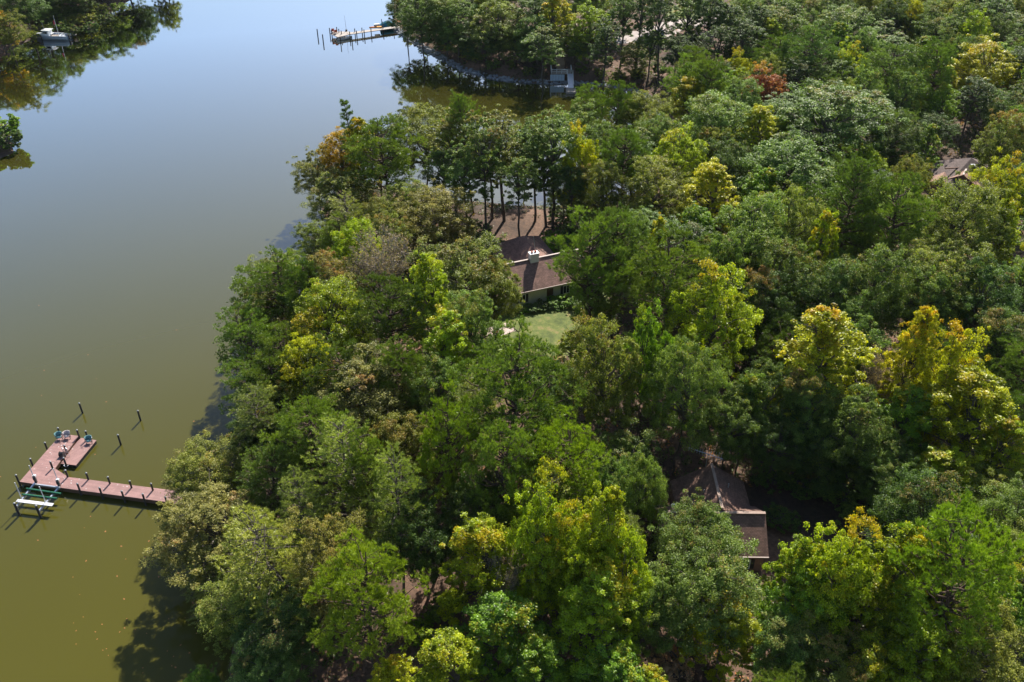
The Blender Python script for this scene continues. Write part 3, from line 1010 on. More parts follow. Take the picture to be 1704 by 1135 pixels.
# kind, colour, x and y of the crown top in the photograph, crown width there, height in metres
SURVEY = [
    # near bank, bottom left
    ('oak', 'oo', 332, 742, 132, 10), ('oak', 'ob', 338, 832, 180, 11), ('cedar', 'cy', 430, 858, 190, 15), ('oak', 'ob', 545, 852, 150, 16),
    ('pine', 'pb', 597, 935, 195, 19), ('cedar', 'cy', 650, 775, 150, 18), ('oak', 'oo', 400, 960, 150, 9), ('oak', 'od', 450, 1000, 150, 9),
    ('cedar', 'ce', 350, 930, 120, 7), ('oak', 'og', 440, 1085, 130, 7), ('oak', 'g', 330, 1125, 60, 4),
    ('gum', 'yg', 790, 858, 165, 16), ('gum', 'yg', 925, 805, 150, 21), ('gum', 'yg', 1030, 815, 140, 21), ('gum', 'yg', 975, 850, 150, 19), ('gum', 'yg', 900, 890, 130, 16), ('gum', 'yg', 1045, 900, 110, 17), ('gum', 'g', 850, 985, 190, 14), ('gum', 'yg', 760, 1065, 170, 13),
    ('gum', 'yg', 1000, 960, 180, 16), ('gum', 'y', 655, 1095, 100, 9), ('gum', 'g', 900, 1070, 160, 12), ('gum', 'g', 1020, 1085, 150, 12),
    ('oak', 'og', 1172, 848, 150, 13), ('oak', 'og', 1190, 915, 185, 14), ('oak', 'og', 1100, 960, 120, 12), ('gum', 'go', 1215, 1000, 150, 10),
    ('gum', 'yg', 1338, 876, 125, 16), ('gum', 'yg', 1408, 858, 150, 19), ('gum', 'yg', 1505, 860, 160, 19), ('gum', 'yg', 1578, 895, 130, 17), ('gum', 'g', 1345, 955, 150, 14), ('gum', 'yg', 1450, 945, 160, 15), ('gum', 'yg', 1540, 975, 150, 14), ('oak', 'oo', 1410, 1045, 160, 12), ('gum', 'yg', 1480, 1075, 150, 11),
    ('pine', 'pb', 1665, 838, 210, 25), ('oak', 'oo', 1650, 1035, 180, 14), ('gum', 'yg', 1540, 1040, 190, 13), ('oak', 'og', 1330, 1040, 140, 11),
    ('shrub', 'dry', 1118, 1085, 75, 3.5), ('shrub', 'dry', 1310, 1110, 60, 3), ('pine', 'pg', 1310, 1115, 130, 12), ('gum', 'yg', 1090, 1110, 110, 9),
    # middle, left half
    ('pine', 'pg', 505, 655, 140, 17), ('cedar', 'ce', 415, 648, 110, 13), ('cedar', 'cy', 560, 718, 165, 17), ('pine', 'pg', 603, 708, 90, 18),
    ('oak', 'ob', 608, 595, 180, 15), ('pine', 'pb', 730, 655, 110, 21), ('pine', 'pg', 810, 695, 140, 21), ('pine', 'pg', 850, 548, 215, 24),
    ('pine', 'pb', 945, 675, 155, 19), ('pine', 'pg', 430, 740, 120, 12), ('cedar', 'ce', 500, 800, 110, 14), ('oak', 'od', 700, 830, 130, 14),
    ('oak', 'oo', 915, 770, 150, 15), ('oak', 'og', 1015, 762, 90, 14), ('oak', 'og', 1072, 753, 85, 14), ('oak', 'od', 790, 800, 120, 14),
    ('pine', 'pg', 445, 415, 135, 17), ('pine', 'pg', 408, 512, 115, 15), ('oak', 'oo', 430, 480, 105, 12), ('pine', 'pg', 420, 592, 115, 12), ('oak', 'od', 425, 690, 105, 9), ('pine', 'pg', 470, 540, 110, 14), ('oak', 'oo', 455, 640, 100, 11), ('pine', 'pd', 490, 425, 80, 16), ('oak', 'pk', 548, 425, 110, 15), ('bare', 'gy', 632, 385, 115, 16),
    ('gum', 'yg', 545, 470, 140, 16), ('pine', 'pd', 640, 462, 150, 18), ('gum', 'yg', 702, 412, 105, 19), ('oak', 'oo', 770, 392, 165, 16),
    ('oak', 'op', 790, 478, 110, 16), ('gum', 'yg', 742, 522, 120, 16), ('gum', 'y', 505, 570, 110, 14), ('pine', 'pd', 570, 560, 120, 16), ('pine', 'pd', 440, 585, 100, 13),
    ('oak', 'og', 720, 590, 110, 14), ('pine', 'pg', 660, 560, 100, 17), ('oak', 'oo', 820, 430, 90, 13),
    # the point
    ('spire', 'pd', 580, 162, 62, 21), ('gum', 'or', 555, 218, 85, 15), ('gum', 'go', 595, 196, 80, 18), ('pine', 'pg', 637, 186, 125, 21),
    ('oak', 'oo', 700, 170, 120, 18), ('pine', 'pg', 782, 152, 75, 22), ('oak', 'ob', 520, 252, 75, 12), ('oak', 'oo', 560, 285, 115, 13),
    ('cedar', 'ce', 580, 328, 105, 13), ('pine', 'pg', 555, 362, 85, 12), ('oak', 'ob', 722, 315, 145, 14), ('oak', 'oo', 530, 370, 80, 10), ('oak', 'oo', 670, 300, 90, 13), ('oak', 'oo', 640, 330, 80, 12),
    ('tall', 'oo', 752, 186, 88, 19), ('tall', 'og', 806, 192, 76, 21.5), ('tall', 'oo', 838, 183, 95, 20), ('tall', 'og', 893, 198, 78, 18.5), ('tall', 'op', 926, 188, 92, 20.5),
    ('tall', 'og', 730, 232, 74, 16), ('tall', 'oo', 818, 228, 84, 15), ('tall', 'og', 866, 246, 66, 17.5), ('tall', 'op', 912, 240, 76, 15), ('tall', 'og', 776, 238, 70, 17),
    ('oak', 'og', 944, 286, 62, 10), ('oak', 'op', 872, 205, 70, 14),
    ('gum', 'y', 972, 208, 70, 19), ('tall', 'od', 955, 262, 60, 15),
    # right of the upper house
    ('pine', 'pg', 997, 345, 135, 23), ('pine', 'pg', 988, 420, 85, 15), ('pine', 'pp', 1035, 322, 110, 23), ('pine', 'pg', 1130, 375, 165, 22), ('gum', 'y', 1092, 362, 55, 16), ('oak', 'oo', 1010, 265, 90, 15),
    ('oak', 'oo', 1015, 520, 145, 21), ('gum', 'g', 1085, 515, 85, 20), ('oak', 'og', 1150, 553, 125, 20), ('gum', 'yg', 1222, 446, 155, 21),
    ('gum', 'yg', 952, 552, 55, 6),
    # golden clump at the right
    ('gum', 'go', 1400, 518, 195, 20), ('gum', 'go', 1545, 512, 110, 21), ('gum', 'go', 1600, 548, 130, 19), ('gum', 'go', 1635, 622, 190, 17),
    ('oak', 'og', 1372, 628, 120, 15), ('oak', 'og', 1440, 648, 125, 15), ('gum', 'g', 1525, 650, 120, 14), ('gum', 'yg', 1580, 760, 160, 11),
    ('oak', 'og', 1500, 740, 110, 11), ('oak', 'oo', 1672, 790, 120, 11), ('oak', 'od', 1290, 600, 110, 15), ('oak', 'od', 1385, 700, 130, 10), ('oak', 'od', 1300, 690, 110, 11), ('oak', 'od', 1455, 715, 120, 10), ('gum', 'g', 1255, 630, 100, 14), ('oak', 'og', 1225, 640, 110, 14), ('gum', 'yg', 1690, 700, 120, 14),
    ('bare', 'gy', 1488, 582, 90, 13), ('bare', 'gy', 828, 925, 85, 13),
    # the wood on the right
    ('oak', 'op', 1395, 138, 195, 20), ('oak', 'op', 1325, 228, 185, 19), ('gum', 'yg', 1130, 215, 100, 17), ('gum', 'y', 1195, 270, 120, 17),
    ('oak', 'oo', 1100, 268, 120, 16), ('pine', 'pg', 1432, 268, 130, 23), ('pine', 'pg', 1518, 280, 130, 23), ('oak', 'oo', 1625, 300, 150, 20),
    ('gum', 'go', 1695, 255, 90, 18), ('gum', 'yg', 1380, 348, 70, 19), ('oak', 'op', 1250, 325, 150, 20), ('oak', 'oo', 1325, 318, 120, 19),
    ('oak', 'og', 1310, 395, 130, 18), ('oak', 'og', 1205, 385, 100, 18), ('oak', 'og', 1470, 400, 130, 19), ('oak', 'oo', 1590, 400, 140, 18),
    ('gum', 'yg', 1690, 330, 80, 17), ('oak', 'od', 1400, 430, 120, 17), ('oak', 'og', 1540, 430, 120, 17), ('oak', 'od', 1660, 440, 130, 17),
    ('pine', 'pg', 1030, 122, 60, 19), ('pine', 'pg', 985, 130, 62, 16), ('pine', 'pg', 1045, 195, 85, 20), ('pine', 'pg', 1150, 92, 95, 18), ('pine', 'pg', 1182, 82, 75, 19),
    ('gum', 'go', 1152, 128, 95, 15), ('gum', 'red', 1280, 108, 75, 15), ('gum', 'y', 1233, 82, 50, 14), ('oak', 'op', 1200, 158, 135, 18), ('oak', 'oo', 1075, 150, 90, 16),
    ('oak', 'op', 960, 172, 85, 14), ('oak', 'og', 1100, 190, 90, 16), ('gum', 'y', 1265, 175, 90, 17), ('oak', 'op', 1240, 130, 90, 16),
    ('pine', 'pp', 1490, 60, 110, 20), ('pine', 'pp', 1360, 34, 100, 20), ('pine', 'pg', 1588, 52, 75, 21), ('gum', 'go', 1655, 68, 120, 17),
    ('gum', 'y', 1535, 112, 40, 13), ('oak', 'od', 1560, 185, 80, 11), ('oak', 'og', 1695, 140, 90, 13), ('oak', 'od', 1500, 190, 90, 15), ('oak', 'oo', 1690, 190, 90, 17),
    ('gum', 'y', 1525, 2, 40, 15), ('gum', 'yg', 1628, 22, 60, 16), ('oak', 'op', 1420, 10, 110, 17), ('oak', 'og', 1300, 0, 110, 17), ('oak', 'op', 1570, 10, 80, 16),
    # far shore
    ('oak', 'og', 700, -12, 90, 17), ('oak', 'od', 672, -20, 70, 15), ('oak', 'op', 760, -5, 90, 16), ('oak', 'oo', 830, 0, 95, 16), ('gum', 'go', 920, -12, 70, 17),
    ('oak', 'og', 895, 20, 80, 15), ('gum', 'yg', 985, 12, 80, 16), ('oak', 'op', 955, 40, 70, 12), ('tall', 'og', 1040, -20, 60, 21), ('tall', 'od', 1070, -25, 55, 21),
    ('tall', 'od', 1110, -20, 55, 22), ('tall', 'og', 1145, -20, 60, 20), ('tall', 'od', 1185, -20, 60, 20), ('tall', 'od', 1220, -10, 60, 20), ('tall', 'od', 1265, -5, 60, 19),
    ('oak', 'og', 742, 24, 72, 12), ('oak', 'od', 808, 34, 78, 12), ('oak', 'og', 866, 44, 72, 11), ('gum', 'y', 745, 55, 35, 5), ('gum', 'y', 780, 70, 40, 5),
    ('oak', 'oo', 1060, 70, 60, 9), ('tall', 'od', 1010, 30, 55, 17), ('tall', 'og', 1085, 40, 50, 15), ('tall', 'od', 1130, 50, 55, 15), ('tall', 'og', 905, 40, 55, 15), ('oak', 'od', 1150, 60, 70, 10), ('tall', 'od', 1240, 30, 60, 17), ('tall', 'od', 1200, 40, 55, 16),
    # left bank
    ('oak', 'oo', 0, 18, 62, 13), ('gum', 'or', -15, 10, 60, 13), ('oak', 'og', 60, -50, 90, 15), ('oak', 'od', 100, -62, 90, 15), ('oak', 'og', 150, -75, 85, 15),
    ('oak', 'od', 178, -88, 80, 15), ('shrub', 'g', -6, 200, 85, 5), ('shrub', 'od', 14, 226, 45, 3), ('oak', 'od', 25, -30, 90, 15), 
    ('oak', 'od', 195, -100, 80, 16),
]

TREES = []


def scale_at(p):
    return px(p)[2]


for kind, ck, x, y, w, h in SURVEY:
    p = at(x, y, h + 2.0)
    for _ in range(3):
        g = max(0.15, gz(p.x, p.y))
        p = at(x, y, h + g)
    W_ = w / scale_at(p)
    d = land_d([(p.x, p.y)])[0]
    TREES.append(dict(kind=kind, ck=ck, x=p.x, y=p.y, g=max(g, 0.1), H=h, W=W_, d=d, px=(x, y, w), src='survey'))

# clearings: polygon in the photograph kept clear of crowns that stand nearer than the given world Y
CLEAR = [
    ([(835, 395), (955, 400), (950, 500), (858, 505), (835, 450)], 124), ([(840, 505), (960, 500), (990, 545), (900, 570), (830, 555)], 118),
    ([(795, 330), (960, 335), (950, 410), (800, 420)], 150), ([(1100, 770), (1250, 770), (1280, 860), (1275, 945), (1225, 900), (1100, 850)], 76),
    ([(1285, 790), (1470, 790), (1470, 860), (1285, 870)], 80), ([(1565, 258), (1645, 262), (1640, 300), (1560, 302)], 165),
    ([(900, 80), (965, 80), (965, 142), (890, 142)], 223), ([(1010, 36), (1190, 20), (1190, 62), (1010, 70)], 262),
    ([(710, 940), (755, 930), (750, 1040), (700, 1060)], 70), ([(640, 190), (1020, 150), (1000, 190), (760, 200)], 0),
    ([(740, 262), (960, 255), (955, 345), (790, 345)], 152), ([(780, 60), (1000, 80), (1000, 140), (800, 130)], 217),
    ([(240, 0), (636, 0), (652, 62), (740, 120), (930, 146), (900, 186), (640, 176), (556, 205), (500, 258), (496, 395), (440, 412), (378, 480),
      (360, 560), (372, 640), (384, 700), (262, 740), (245, 900), (330, 1075), (360, 1135), (0, 1135), (0, 270), (60, 150)], 400),
]
FOOT = [((4.5, 116.5), 11.5), ((6, 108), 8.5), ((21.5, 68), 8.0), ((30, 69), 7.0), ((84, 154), 10.0), ((87, 163), 6.0), ((13, 224), 6.0), ((25, 262), 9.0), ((3, 128), 7)]


def inpoly(q, poly):
    c = False
    n = len(poly)
    for i in range(n):
        a, b = poly[i], poly[(i + 1) % n]
        if (a[1] > q[1]) != (b[1] > q[1]) and q[0] < (b[0] - a[0]) * (q[1] - a[1]) / (b[1] - a[1]) + a[0]:
            c = not c
    return c


def blocks(x, y, g, H, Wd):
    for poly, Y in CLEAR:
        if y > Y:
            continue
        for fz in (1.0, 0.85, 0.68, 0.5, 0.35):
            hw = Wd * (0.15 if fz == 1.0 else 0.42)
            for s in (-1, 0, 1):
                a, b, _ = px((x + s * hw, y, g + fz * H))
                if inpoly((a, b), poly):
                    return True
    return False


# places the photograph shows in full sun: (point, radius)
SUNLIT = [(Vector((-129, 254, 1.2)), 4.5), (Vector((-122, 256, 1.0)), 3.0), (at(890, 545, 2.1), 4.0), (Vector((3, 115, 6)), 6.0), (Vector((25.0, 62.6, 5.2)), 1.8), (at(870, 372, 2), 4.0),
          (at(560, 58, 1), 6), (at(80, 790, 1), 10), (at(1604, 285, 6.5), 3.0)]
TE = math.tan(SUN_EL)


def sun_cap(x, y, Wd):
    """tallest tree that leaves the sunny places lit"""
    cap = 99.0
    for P, r_ in SUNLIT:
        dx, dy = x - P.x, y - P.y
        al = dx * math.sin(SUN_AZ) + dy * math.cos(SUN_AZ)
        la = abs(dx * math.cos(SUN_AZ) - dy * math.sin(SUN_AZ))
        if al > 0 and la < r_ + 0.4 * Wd:
            cap = min(cap, P.z + (al - 0.3 * Wd) * TE - 2.0)
    return cap


for t in TREES:
    if t['x'] < -100:
        t['H'] = max(4.0, min(t['H'], sun_cap(t['x'], t['y'], t['W'])))

rf = random.Random(5)


def fill(x0, x1, y0, y1, step, pick, hrange, wrange, gap=0.34, top=-45):
    y = y0
    while y < y1:
        x = x0 + (0.5 * step if int(y / step) % 2 else 0)
        while x < x1:
            tx = x + rf.uniform(-0.38, 0.38) * step
            ty = y + rf.uniform(-0.38, 0.38) * step
            x += step
            kind, ck = pick(tx, ty)
            H = rf.uniform(*hrange)
            Wd = rf.uniform(*wrange)
            d = land_d([(tx, ty)])[0]
            if d < 1.2:
                continue
            if any((tx - fx) ** 2 + (ty - fy) ** 2 < fr * fr for (fx, fy), fr in FOOT):
                continue
            if sun_cap(tx, ty, Wd) < H + 1.5:
                continue
            g = gz(tx, ty)
            a, b, s = px((tx, ty, g + 0.75 * H))
            if a < -60 or a > 1764 or b < top or b > 1190:
                continue
            if any((tx - t['x']) ** 2 + (ty - t['y']) ** 2 < (gap * (Wd + t['W'])) ** 2 for t in TREES):
                continue
            if blocks(tx, ty, g, H, Wd):
                continue
            a, b, s = px((tx, ty, g + H))
            TREES.append(dict(kind=kind, ck=ck, x=tx, y=ty, g=g, H=H, W=Wd, d=d, px=(a, b, Wd * s), src='fill'))
        y += step


def pick_right(x, y):
    r = rf.random()
    if r < 0.46:
        return 'oak', rf.choice(['og', 'og', 'oo', 'od', 'op'])
    if r < 0.62:
        return 'gum', rf.choice(['g', 'yg', 'g'])
    if r < 0.80:
        return 'tall', rf.choice(['og', 'od'])
    return 'pine', rf.choice(['pg', 'pd'])


def pick_left(x, y):
    r = rf.random()
    if r < 0.40:
        return 'oak', rf.choice(['oo', 'ob', 'od', 'og'])
    if r < 0.78:
        return 'pine', rf.choice(['pg', 'pd', 'pg'])
    if r < 0.9:
        return 'gum', rf.choice(['g', 'yg'])
    return 'cedar', 'ce'


def pick_far(x, y):
    r = rf.random()
    if r < 0.55:
        return 'oak', rf.choice(['og', 'op', 'od', 'oo'])
    if r < 0.82:
        return 'tall', rf.choice(['og', 'od'])
    if r < 0.93:
        return 'pine', 'pp'
    return 'gum', rf.choice(['yg', 'y'])


fill(-40, 14, 38, 150, 5.6, pick_left, (11, 15.5), (7, 9.5))
fill(8, 150, 38, 210, 5.8, pick_right, (12, 17), (7, 9.5), 0.31)
fill(-40, 185, 205, 300, 6.4, pick_far, (12, 17), (7.5, 10), 0.30)
fill(-185, -100, 150, 325, 6.4, pick_far, (12, 16), (8, 10), 0.32, -170)

# undergrowth shrubs round the clearings and along the banks
SHR = [(868, 511, 26, 0.9), (886, 506, 28, 1.0), (904, 502, 30, 1.1), (924, 496, 34, 1.3), (945, 490, 40, 1.6), (964, 498, 40, 1.6), (985, 500, 46, 2.2),
       (920, 395, 60, 3.0), (945, 385, 50, 3.2), (980, 372, 50, 2.8), (800, 392, 55, 2.2), (822, 400, 50, 2.0), (935, 345, 50, 2.8), (790, 372, 46, 2.6), (955, 372, 50, 2.6), (965, 350, 50, 2.8), (745, 385, 50, 2.6),
       (735, 1000, 55, 2.6), (700, 1040, 60, 2.4), (760, 985, 40, 2.0), (1300, 850, 60, 2.2), (1440, 850, 70, 2.6), (1085, 830, 50, 2.0), (1320, 765, 70, 3.0), (1370, 775, 80, 3.2), (1420, 770, 80, 3.2), (1280, 775, 60, 2.6), (1345, 800, 70, 2.2), (1400, 805, 70, 2.2), (1460, 790, 80, 3.0),
       (880, 111, 22, 2.4), (905, 113, 20, 1.8), (972, 112, 24, 2.4), (1000, 113, 26, 2.8), (852, 104, 24, 2.6), (823, 99, 26, 3.0), (795, 88, 26, 3.0),
       (766, 74, 26, 3.0), (738, 56, 26, 3.0), (708, 40, 26, 3.2), (1030, 116, 28, 3.2), (1062, 112, 30, 3.4), (1100, 105, 30, 3.4), (680, 34, 24, 3.0),
       (915, 80, 22, 2.4), (1010, 92, 22, 2.2), (1130, 80, 30, 3.4), (1170, 76, 30, 3.4), (30, 78, 30, 2.4), (150, 38, 30, 3.2), (175, 22, 30, 3.2), (120, 42, 26, 3.0), (15, 92, 26, 2.0), (195, 4, 28, 3.2), (95, 36, 34, 3.0), (112, 26, 36, 3.4), (140, 22, 38, 3.6), (70, 40, 32, 2.6), (160, 6, 38, 3.6), (125, 8, 38, 3.8), (85, 18, 38, 3.6), (50, 52, 28, 2.2)]
for i, (x, y, w, h) in enumerate(SHR):
    p = at(x, y, h + 2.0)
    for _ in range(3):
        g = max(0.15, gz(p.x, p.y))
        p = at(x, y, h + g)
    TREES.append(dict(kind='shrub', ck=rf.choice(['od', 'od', 'og', 'g']) if y > 150 else rf.choice(['od', 'og', 'oo']), x=p.x, y=p.y, g=g, H=h, W=w / scale_at(p), d=5, px=(x, y, w), src='survey'))

# low undergrowth covering the forest floor: too many small plants to count
ru = np.random.default_rng(77)
UP = np.column_stack([ru.uniform(-40, 190, 60000), ru.uniform(36, 300, 60000)])
UP = np.concatenate([UP, np.column_stack([ru.uniform(-185, -100, 5000), ru.uniform(165, 300, 5000)])])
ud = land_d(UP)
nz = np.sin(UP[:, 0] * 0.21 + 1.7 * np.sin(UP[:, 1] * 0.13)) + np.sin(UP[:, 1] * 0.27 + 2 * np.sin(UP[:, 0] * 0.11))
keep = (ud > 0.6) & (nz + ru.uniform(-1.2, 1.2, len(UP)) > -1.3)
for (fx, fy), fr in FOOT:
    keep &= np.hypot(UP[:, 0] - fx, UP[:, 1] - fy) > fr * 0.92
for q_, rr_ in ((at(732, 985, 2), 6.0), (at(875, 372, 2), 6.0), (at(915, 370, 2), 5.0), (at(1100, 50, 5), 16.0), (at(950, 100, 3), 8.0), (at(985, 112, 3), 6.0)):
    keep &= (np.hypot(UP[:, 0] - q_.x, UP[:, 1] - q_.y) > rr_) | (ru.random(len(UP)) < 0.10)
us = 1500.0 / (UP[:, 1] * math.cos(TILT) + CAMH * math.sin(TILT))
ux = CX + UP[:, 0] * us
keep &= (ux > -60) & (ux < 1764) & (ru.random(len(UP)) < np.clip(us / 11.0, 0.35, 1.0))
UP = UP[keep][:26000]
uz = gz_np(UP)
nl_ = 12
cs = np.repeat(np.column_stack([UP, uz]), nl_, 0)
szs = np.repeat(ru.uniform(0.35, 0.95, len(UP)), nl_)
cs = cs + np.column_stack([ru.normal(0, 0.5, len(cs)) * szs, ru.normal(0, 0.5, len(cs)) * szs, np.abs(ru.normal(0.35, 0.35, len(cs))) * szs])
RNG = ru
uv_, uf_ = leaf_cards(cs, unit(ru.normal(0, 0.55, cs.shape) + np.array([0, 0, 0.9])), 0.36, 0.22)
um = np_mesh('undergrowth', uv_, uf_, M['oak'], dict(tint=np.clip(ru.normal(0.5, 0.2, len(cs)), 0, 1), turn=np.repeat(ru.uniform(0, 1, len(UP)) ** 2, nl_)))
uo = bpy.data.objects.new('undergrowth', um)
COL.objects.link(uo)
uo.color = (0.085, 0.110, 0.035, 0.30)
tag(uo, 'low dark green undergrowth covering the forest floor', 'undergrowth', kind='stuff')

# where each one stands, in words
PLACES = [((315, 850), 'where the red dock meets the bank'), ((520, 1020), 'on the bank below the red dock'), ((470, 730), 'on the bank above the red dock'),
          ((620, 680), 'inland of the shore above the red dock'), ((430, 530), 'on the shore left of the upper house'), ((600, 520), 'between the shore and the upper house'),
          ((560, 320), 'near the tip of the wooded point'), ((740, 460), 'just left of the upper house'), ((720, 240), 'on the cove side of the wooded point'),
          ((880, 260), 'between the upper house and the cove'), ((1060, 400), 'just right of the upper house'), ((870, 620), 'below the small lawn'),
          ((700, 800), 'midway between red dock and lower house'), ((940, 780), 'up and left of the lower house'), ((950, 930), 'just left of the lower house'),
          ((800, 1060), 'at the bottom edge left of centre'), ((1170, 960), 'in front of the lower house'), ((1080, 640), 'up behind the lower house'),
          ((1220, 540), 'between the lower house and the upper right wood'), ((1420, 600), 'among the golden trees right of centre'), ((1620, 640), 'among the golden trees at the right edge'),
          ((1560, 790), 'below the golden trees at the right'), ((1380, 940), 'just right of the lower house'), ((1640, 960), 'in the lower right corner'),
          ((1450, 360), 'left of the salmon-roofed house'), ((1640, 380), 'in front of the salmon-roofed house'), ((1630, 180), 'behind the salmon-roofed house'),
          ((1250, 320), 'in the wood midway between the two upper houses'), ((1060, 210), 'beside the head of the cove'), ((1250, 160), 'near the small red tree'),
          ((1400, 170), 'in the upper right wood'), ((1270, 30), 'at the top edge right of the gravel drive'), ((1500, 40), 'at the top edge toward the right corner'),
          ((1090, 60), 'round the far gravel drive'), ((940, 60), 'behind the pale landing stage'), ((770, 50), 'on the far shore behind the timber pier'),
          ((80, 10), 'behind the moored white boat'), ((0, 220), 'on the small bank at the left edge'), ((1100, 1080), 'at the bottom edge below the lower house'), ((1420, 1080), 'at the bottom edge right of centre')]
ORD = ['first', 'second', 'third', 'fourth', 'fifth', 'sixth', 'seventh', 'eighth', 'ninth', 'tenth', 'eleventh', 'twelfth', 'thirteenth', 'fourteenth', 'fifteenth']
HIDDEN = {(24.5, 49.0), (91.4, 142.0), (102.9, 165.0), (111.3, 182.4), (117.8, 200.4), (125.0, 213.1), (129.9, 224.6), (136.8, 234.9), (64.8, 245.6), (101.3, 245.1), (139.7, 243.7), (-12.7, 250.2), (16.6, 250.8), (41.9, 251.2), (58.2, 251.1), (72.7, 249.1), (91.6, 251.7), (96.3, 247.4), (117.0, 247.9), (122.8, 248.8), (134.7, 251.7), (143.7, 251.9), (-25.2, 258.6), (-18.7, 258.6), (-13.8, 255.9), (-5.9, 254.2), (-0.2, 257.5), (10.4, 256.4), (56.0, 256.2), (74.5, 255.1), (79.9, 254.6), (90.3, 257.7), (96.1, 255.9), (102.8, 256.2), (109.2, 253.9), (121.5, 255.3), (126.7, 257.7), (-21.9, 264.2), (6.3, 264.2), (12.1, 262.4), (79.1, 261.8), (123.5, 264.8), (149.6, 261.7), (-28.9, 266.9), (-19.4, 240.7), (41.5, 225.3), (47.6, 226.0)}     # filled spots that nothing in the photograph shows
TREES = [t for t in TREES if (round(t['x'], 1), round(t['y'], 1)) not in HIDDEN]
books = {}
for i, t in enumerate(TREES):
    x, y, w = t['px']
    c = (x, y + 0.45 * w)
    pl = min(PLACES, key=lambda q: (q[0][0] - c[0]) ** 2 + (q[0][1] - c[1]) ** 2)[1]
    if t['x'] < -100 and y + 0.75 * w < 0:
        pl = 'above the top left edge, reflected in the creek'
    noun = NOUN[t['kind']]
    adj = CK[t['ck']][1]
    books.setdefault((adj, noun, pl), []).append((x, i))
for (adj, noun, pl), lst in books.items():
    lst.sort()
    for k, (x, i) in enumerate(lst):
        o = '' if len(lst) == 1 else (', left of two' if k == 0 else ', right of two') if len(lst) == 2 else f', {ORD[k]} from left'
        TREES[i]['label'] = f'{adj} {noun} {pl}{o}'


def plant(i, t, r):
    kind = t['kind']
    tr, cr, H0, W0 = PROTO[kind][r.randrange(len(PROTO[kind]))]
    col, adj = CK[t['ck']]
    t['root'] = root = empty(NAME[kind], (t['x'], t['y'], t['g'] - 0.05), r.uniform(0, 2 * math.pi))
    lean = 0.05 if kind in ('pine', 'cedar', 'spire') else 0.035
    root.rotation_euler[0] = r.gauss(0, lean)
    root.rotation_euler[1] = r.gauss(0, lean)
    sxy = t['W'] / W0
    root.scale = (sxy * r.uniform(0.93, 1.07), sxy * r.uniform(0.93, 1.07), t['H'] / H0)
    tag(root, t['label'], 'shrub' if kind == 'shrub' else 'tree', {'pine': 'pines of the wood', 'spire': 'pines of the wood', 'cedar': 'cypresses of the wood', 'shrub': 'shrubs of the undergrowth'}.get(kind, 'broadleaf trees of the wood'))
    a = bpy.data.objects.new('trunk', tr)
    b = bpy.data.objects.new('crown', cr)
    for q in (a, b):
        COL.objects.link(q)
        q.parent = root
    v = r.uniform(0.86, 1.14)
    hs = r.uniform(-0.08, 0.08)
    b.color = (col[0] * v * (1 + hs), col[1] * v, col[2] * v * (1 - hs), min(1, max(0, col[3] + r.uniform(-0.06, 0.10))))
    return root


rp = random.Random(3)
for i, t in enumerate(TREES):
    r = random.Random(i * 7919 + 13)
    plant(i, t, r)
print('TREES', len(TREES), 'survey', len(SURVEY))

# ------------------------------------------------------------------ houses
def roof_mesh(name, planes, m, parent, thick=0.14):
    """roof planes given as eave-to-ridge polygons, each with thickness and a UV in metres up the slope"""
    vs_, fs_ = [], []
    for pl in planes:
        n = len(pl)
        b = len(vs_)
        vs_ += [tuple(p) for p in pl] + [(p[0], p[1], p[2] - thick) for p in pl]
        fs_.append(tuple(b + i for i in range(n)))
        fs_.append(tuple(b + n + i for i in reversed(range(n))))
        fs_ += [(b + i, b + n + i, b + n + (i + 1) % n, b + (i + 1) % n) for i in range(n)]
    me = bpy.data.meshes.new(name)
    me.from_pydata(vs_, [], fs_)
    me.materials.append(m)
    me.update()
    uv = me.uv_layers.new(name='UVMap')
    for p in me.polygons:
        nn = p.normal
        t = Vector((0, 0, 1)).cross(nn)
        t = t.normalized() if t.length > 1e-3 else Vector((1, 0, 0))
        q = nn.cross(t)
        for li in p.loop_indices:
            co = me.vertices[me.loops[li].vertex_index].co
            uv.data[li].uv = (co.dot(t), co.dot(q))
    o = bpy.data.objects.new(name, me)
    COL.objects.link(o)
    o.parent = parent
    return o


def window(parent, x, y, z, w, h, facing=-1, shutters=True):
    """framed window on a wall facing -y (facing=-1) in local coordinates"""
    f = MB()
    t = 0.07
    for dz in (-h / 2, h / 2):
        f.box((x, y + facing * 0.04, z + dz), (w + t, 0.08, t))
    for dx in (-w / 2, w / 2, 0):
        f.box((x + dx, y + facing * 0.038, z), (t, 0.07, h - t))
    o = f.build('window', M['white'], parent)
    MB().box((x, y + facing * 0.012, z), (w, 0.02, h)).build('pane', M['glass'], o)
    if shutters:
        for dx in (-w / 2 - 0.26, w / 2 + 0.26):
            MB().box((x + dx, y + facing * 0.03, z), (0.40, 0.05, h + 0.05)).build('shutter', M['black'], o)
    return o


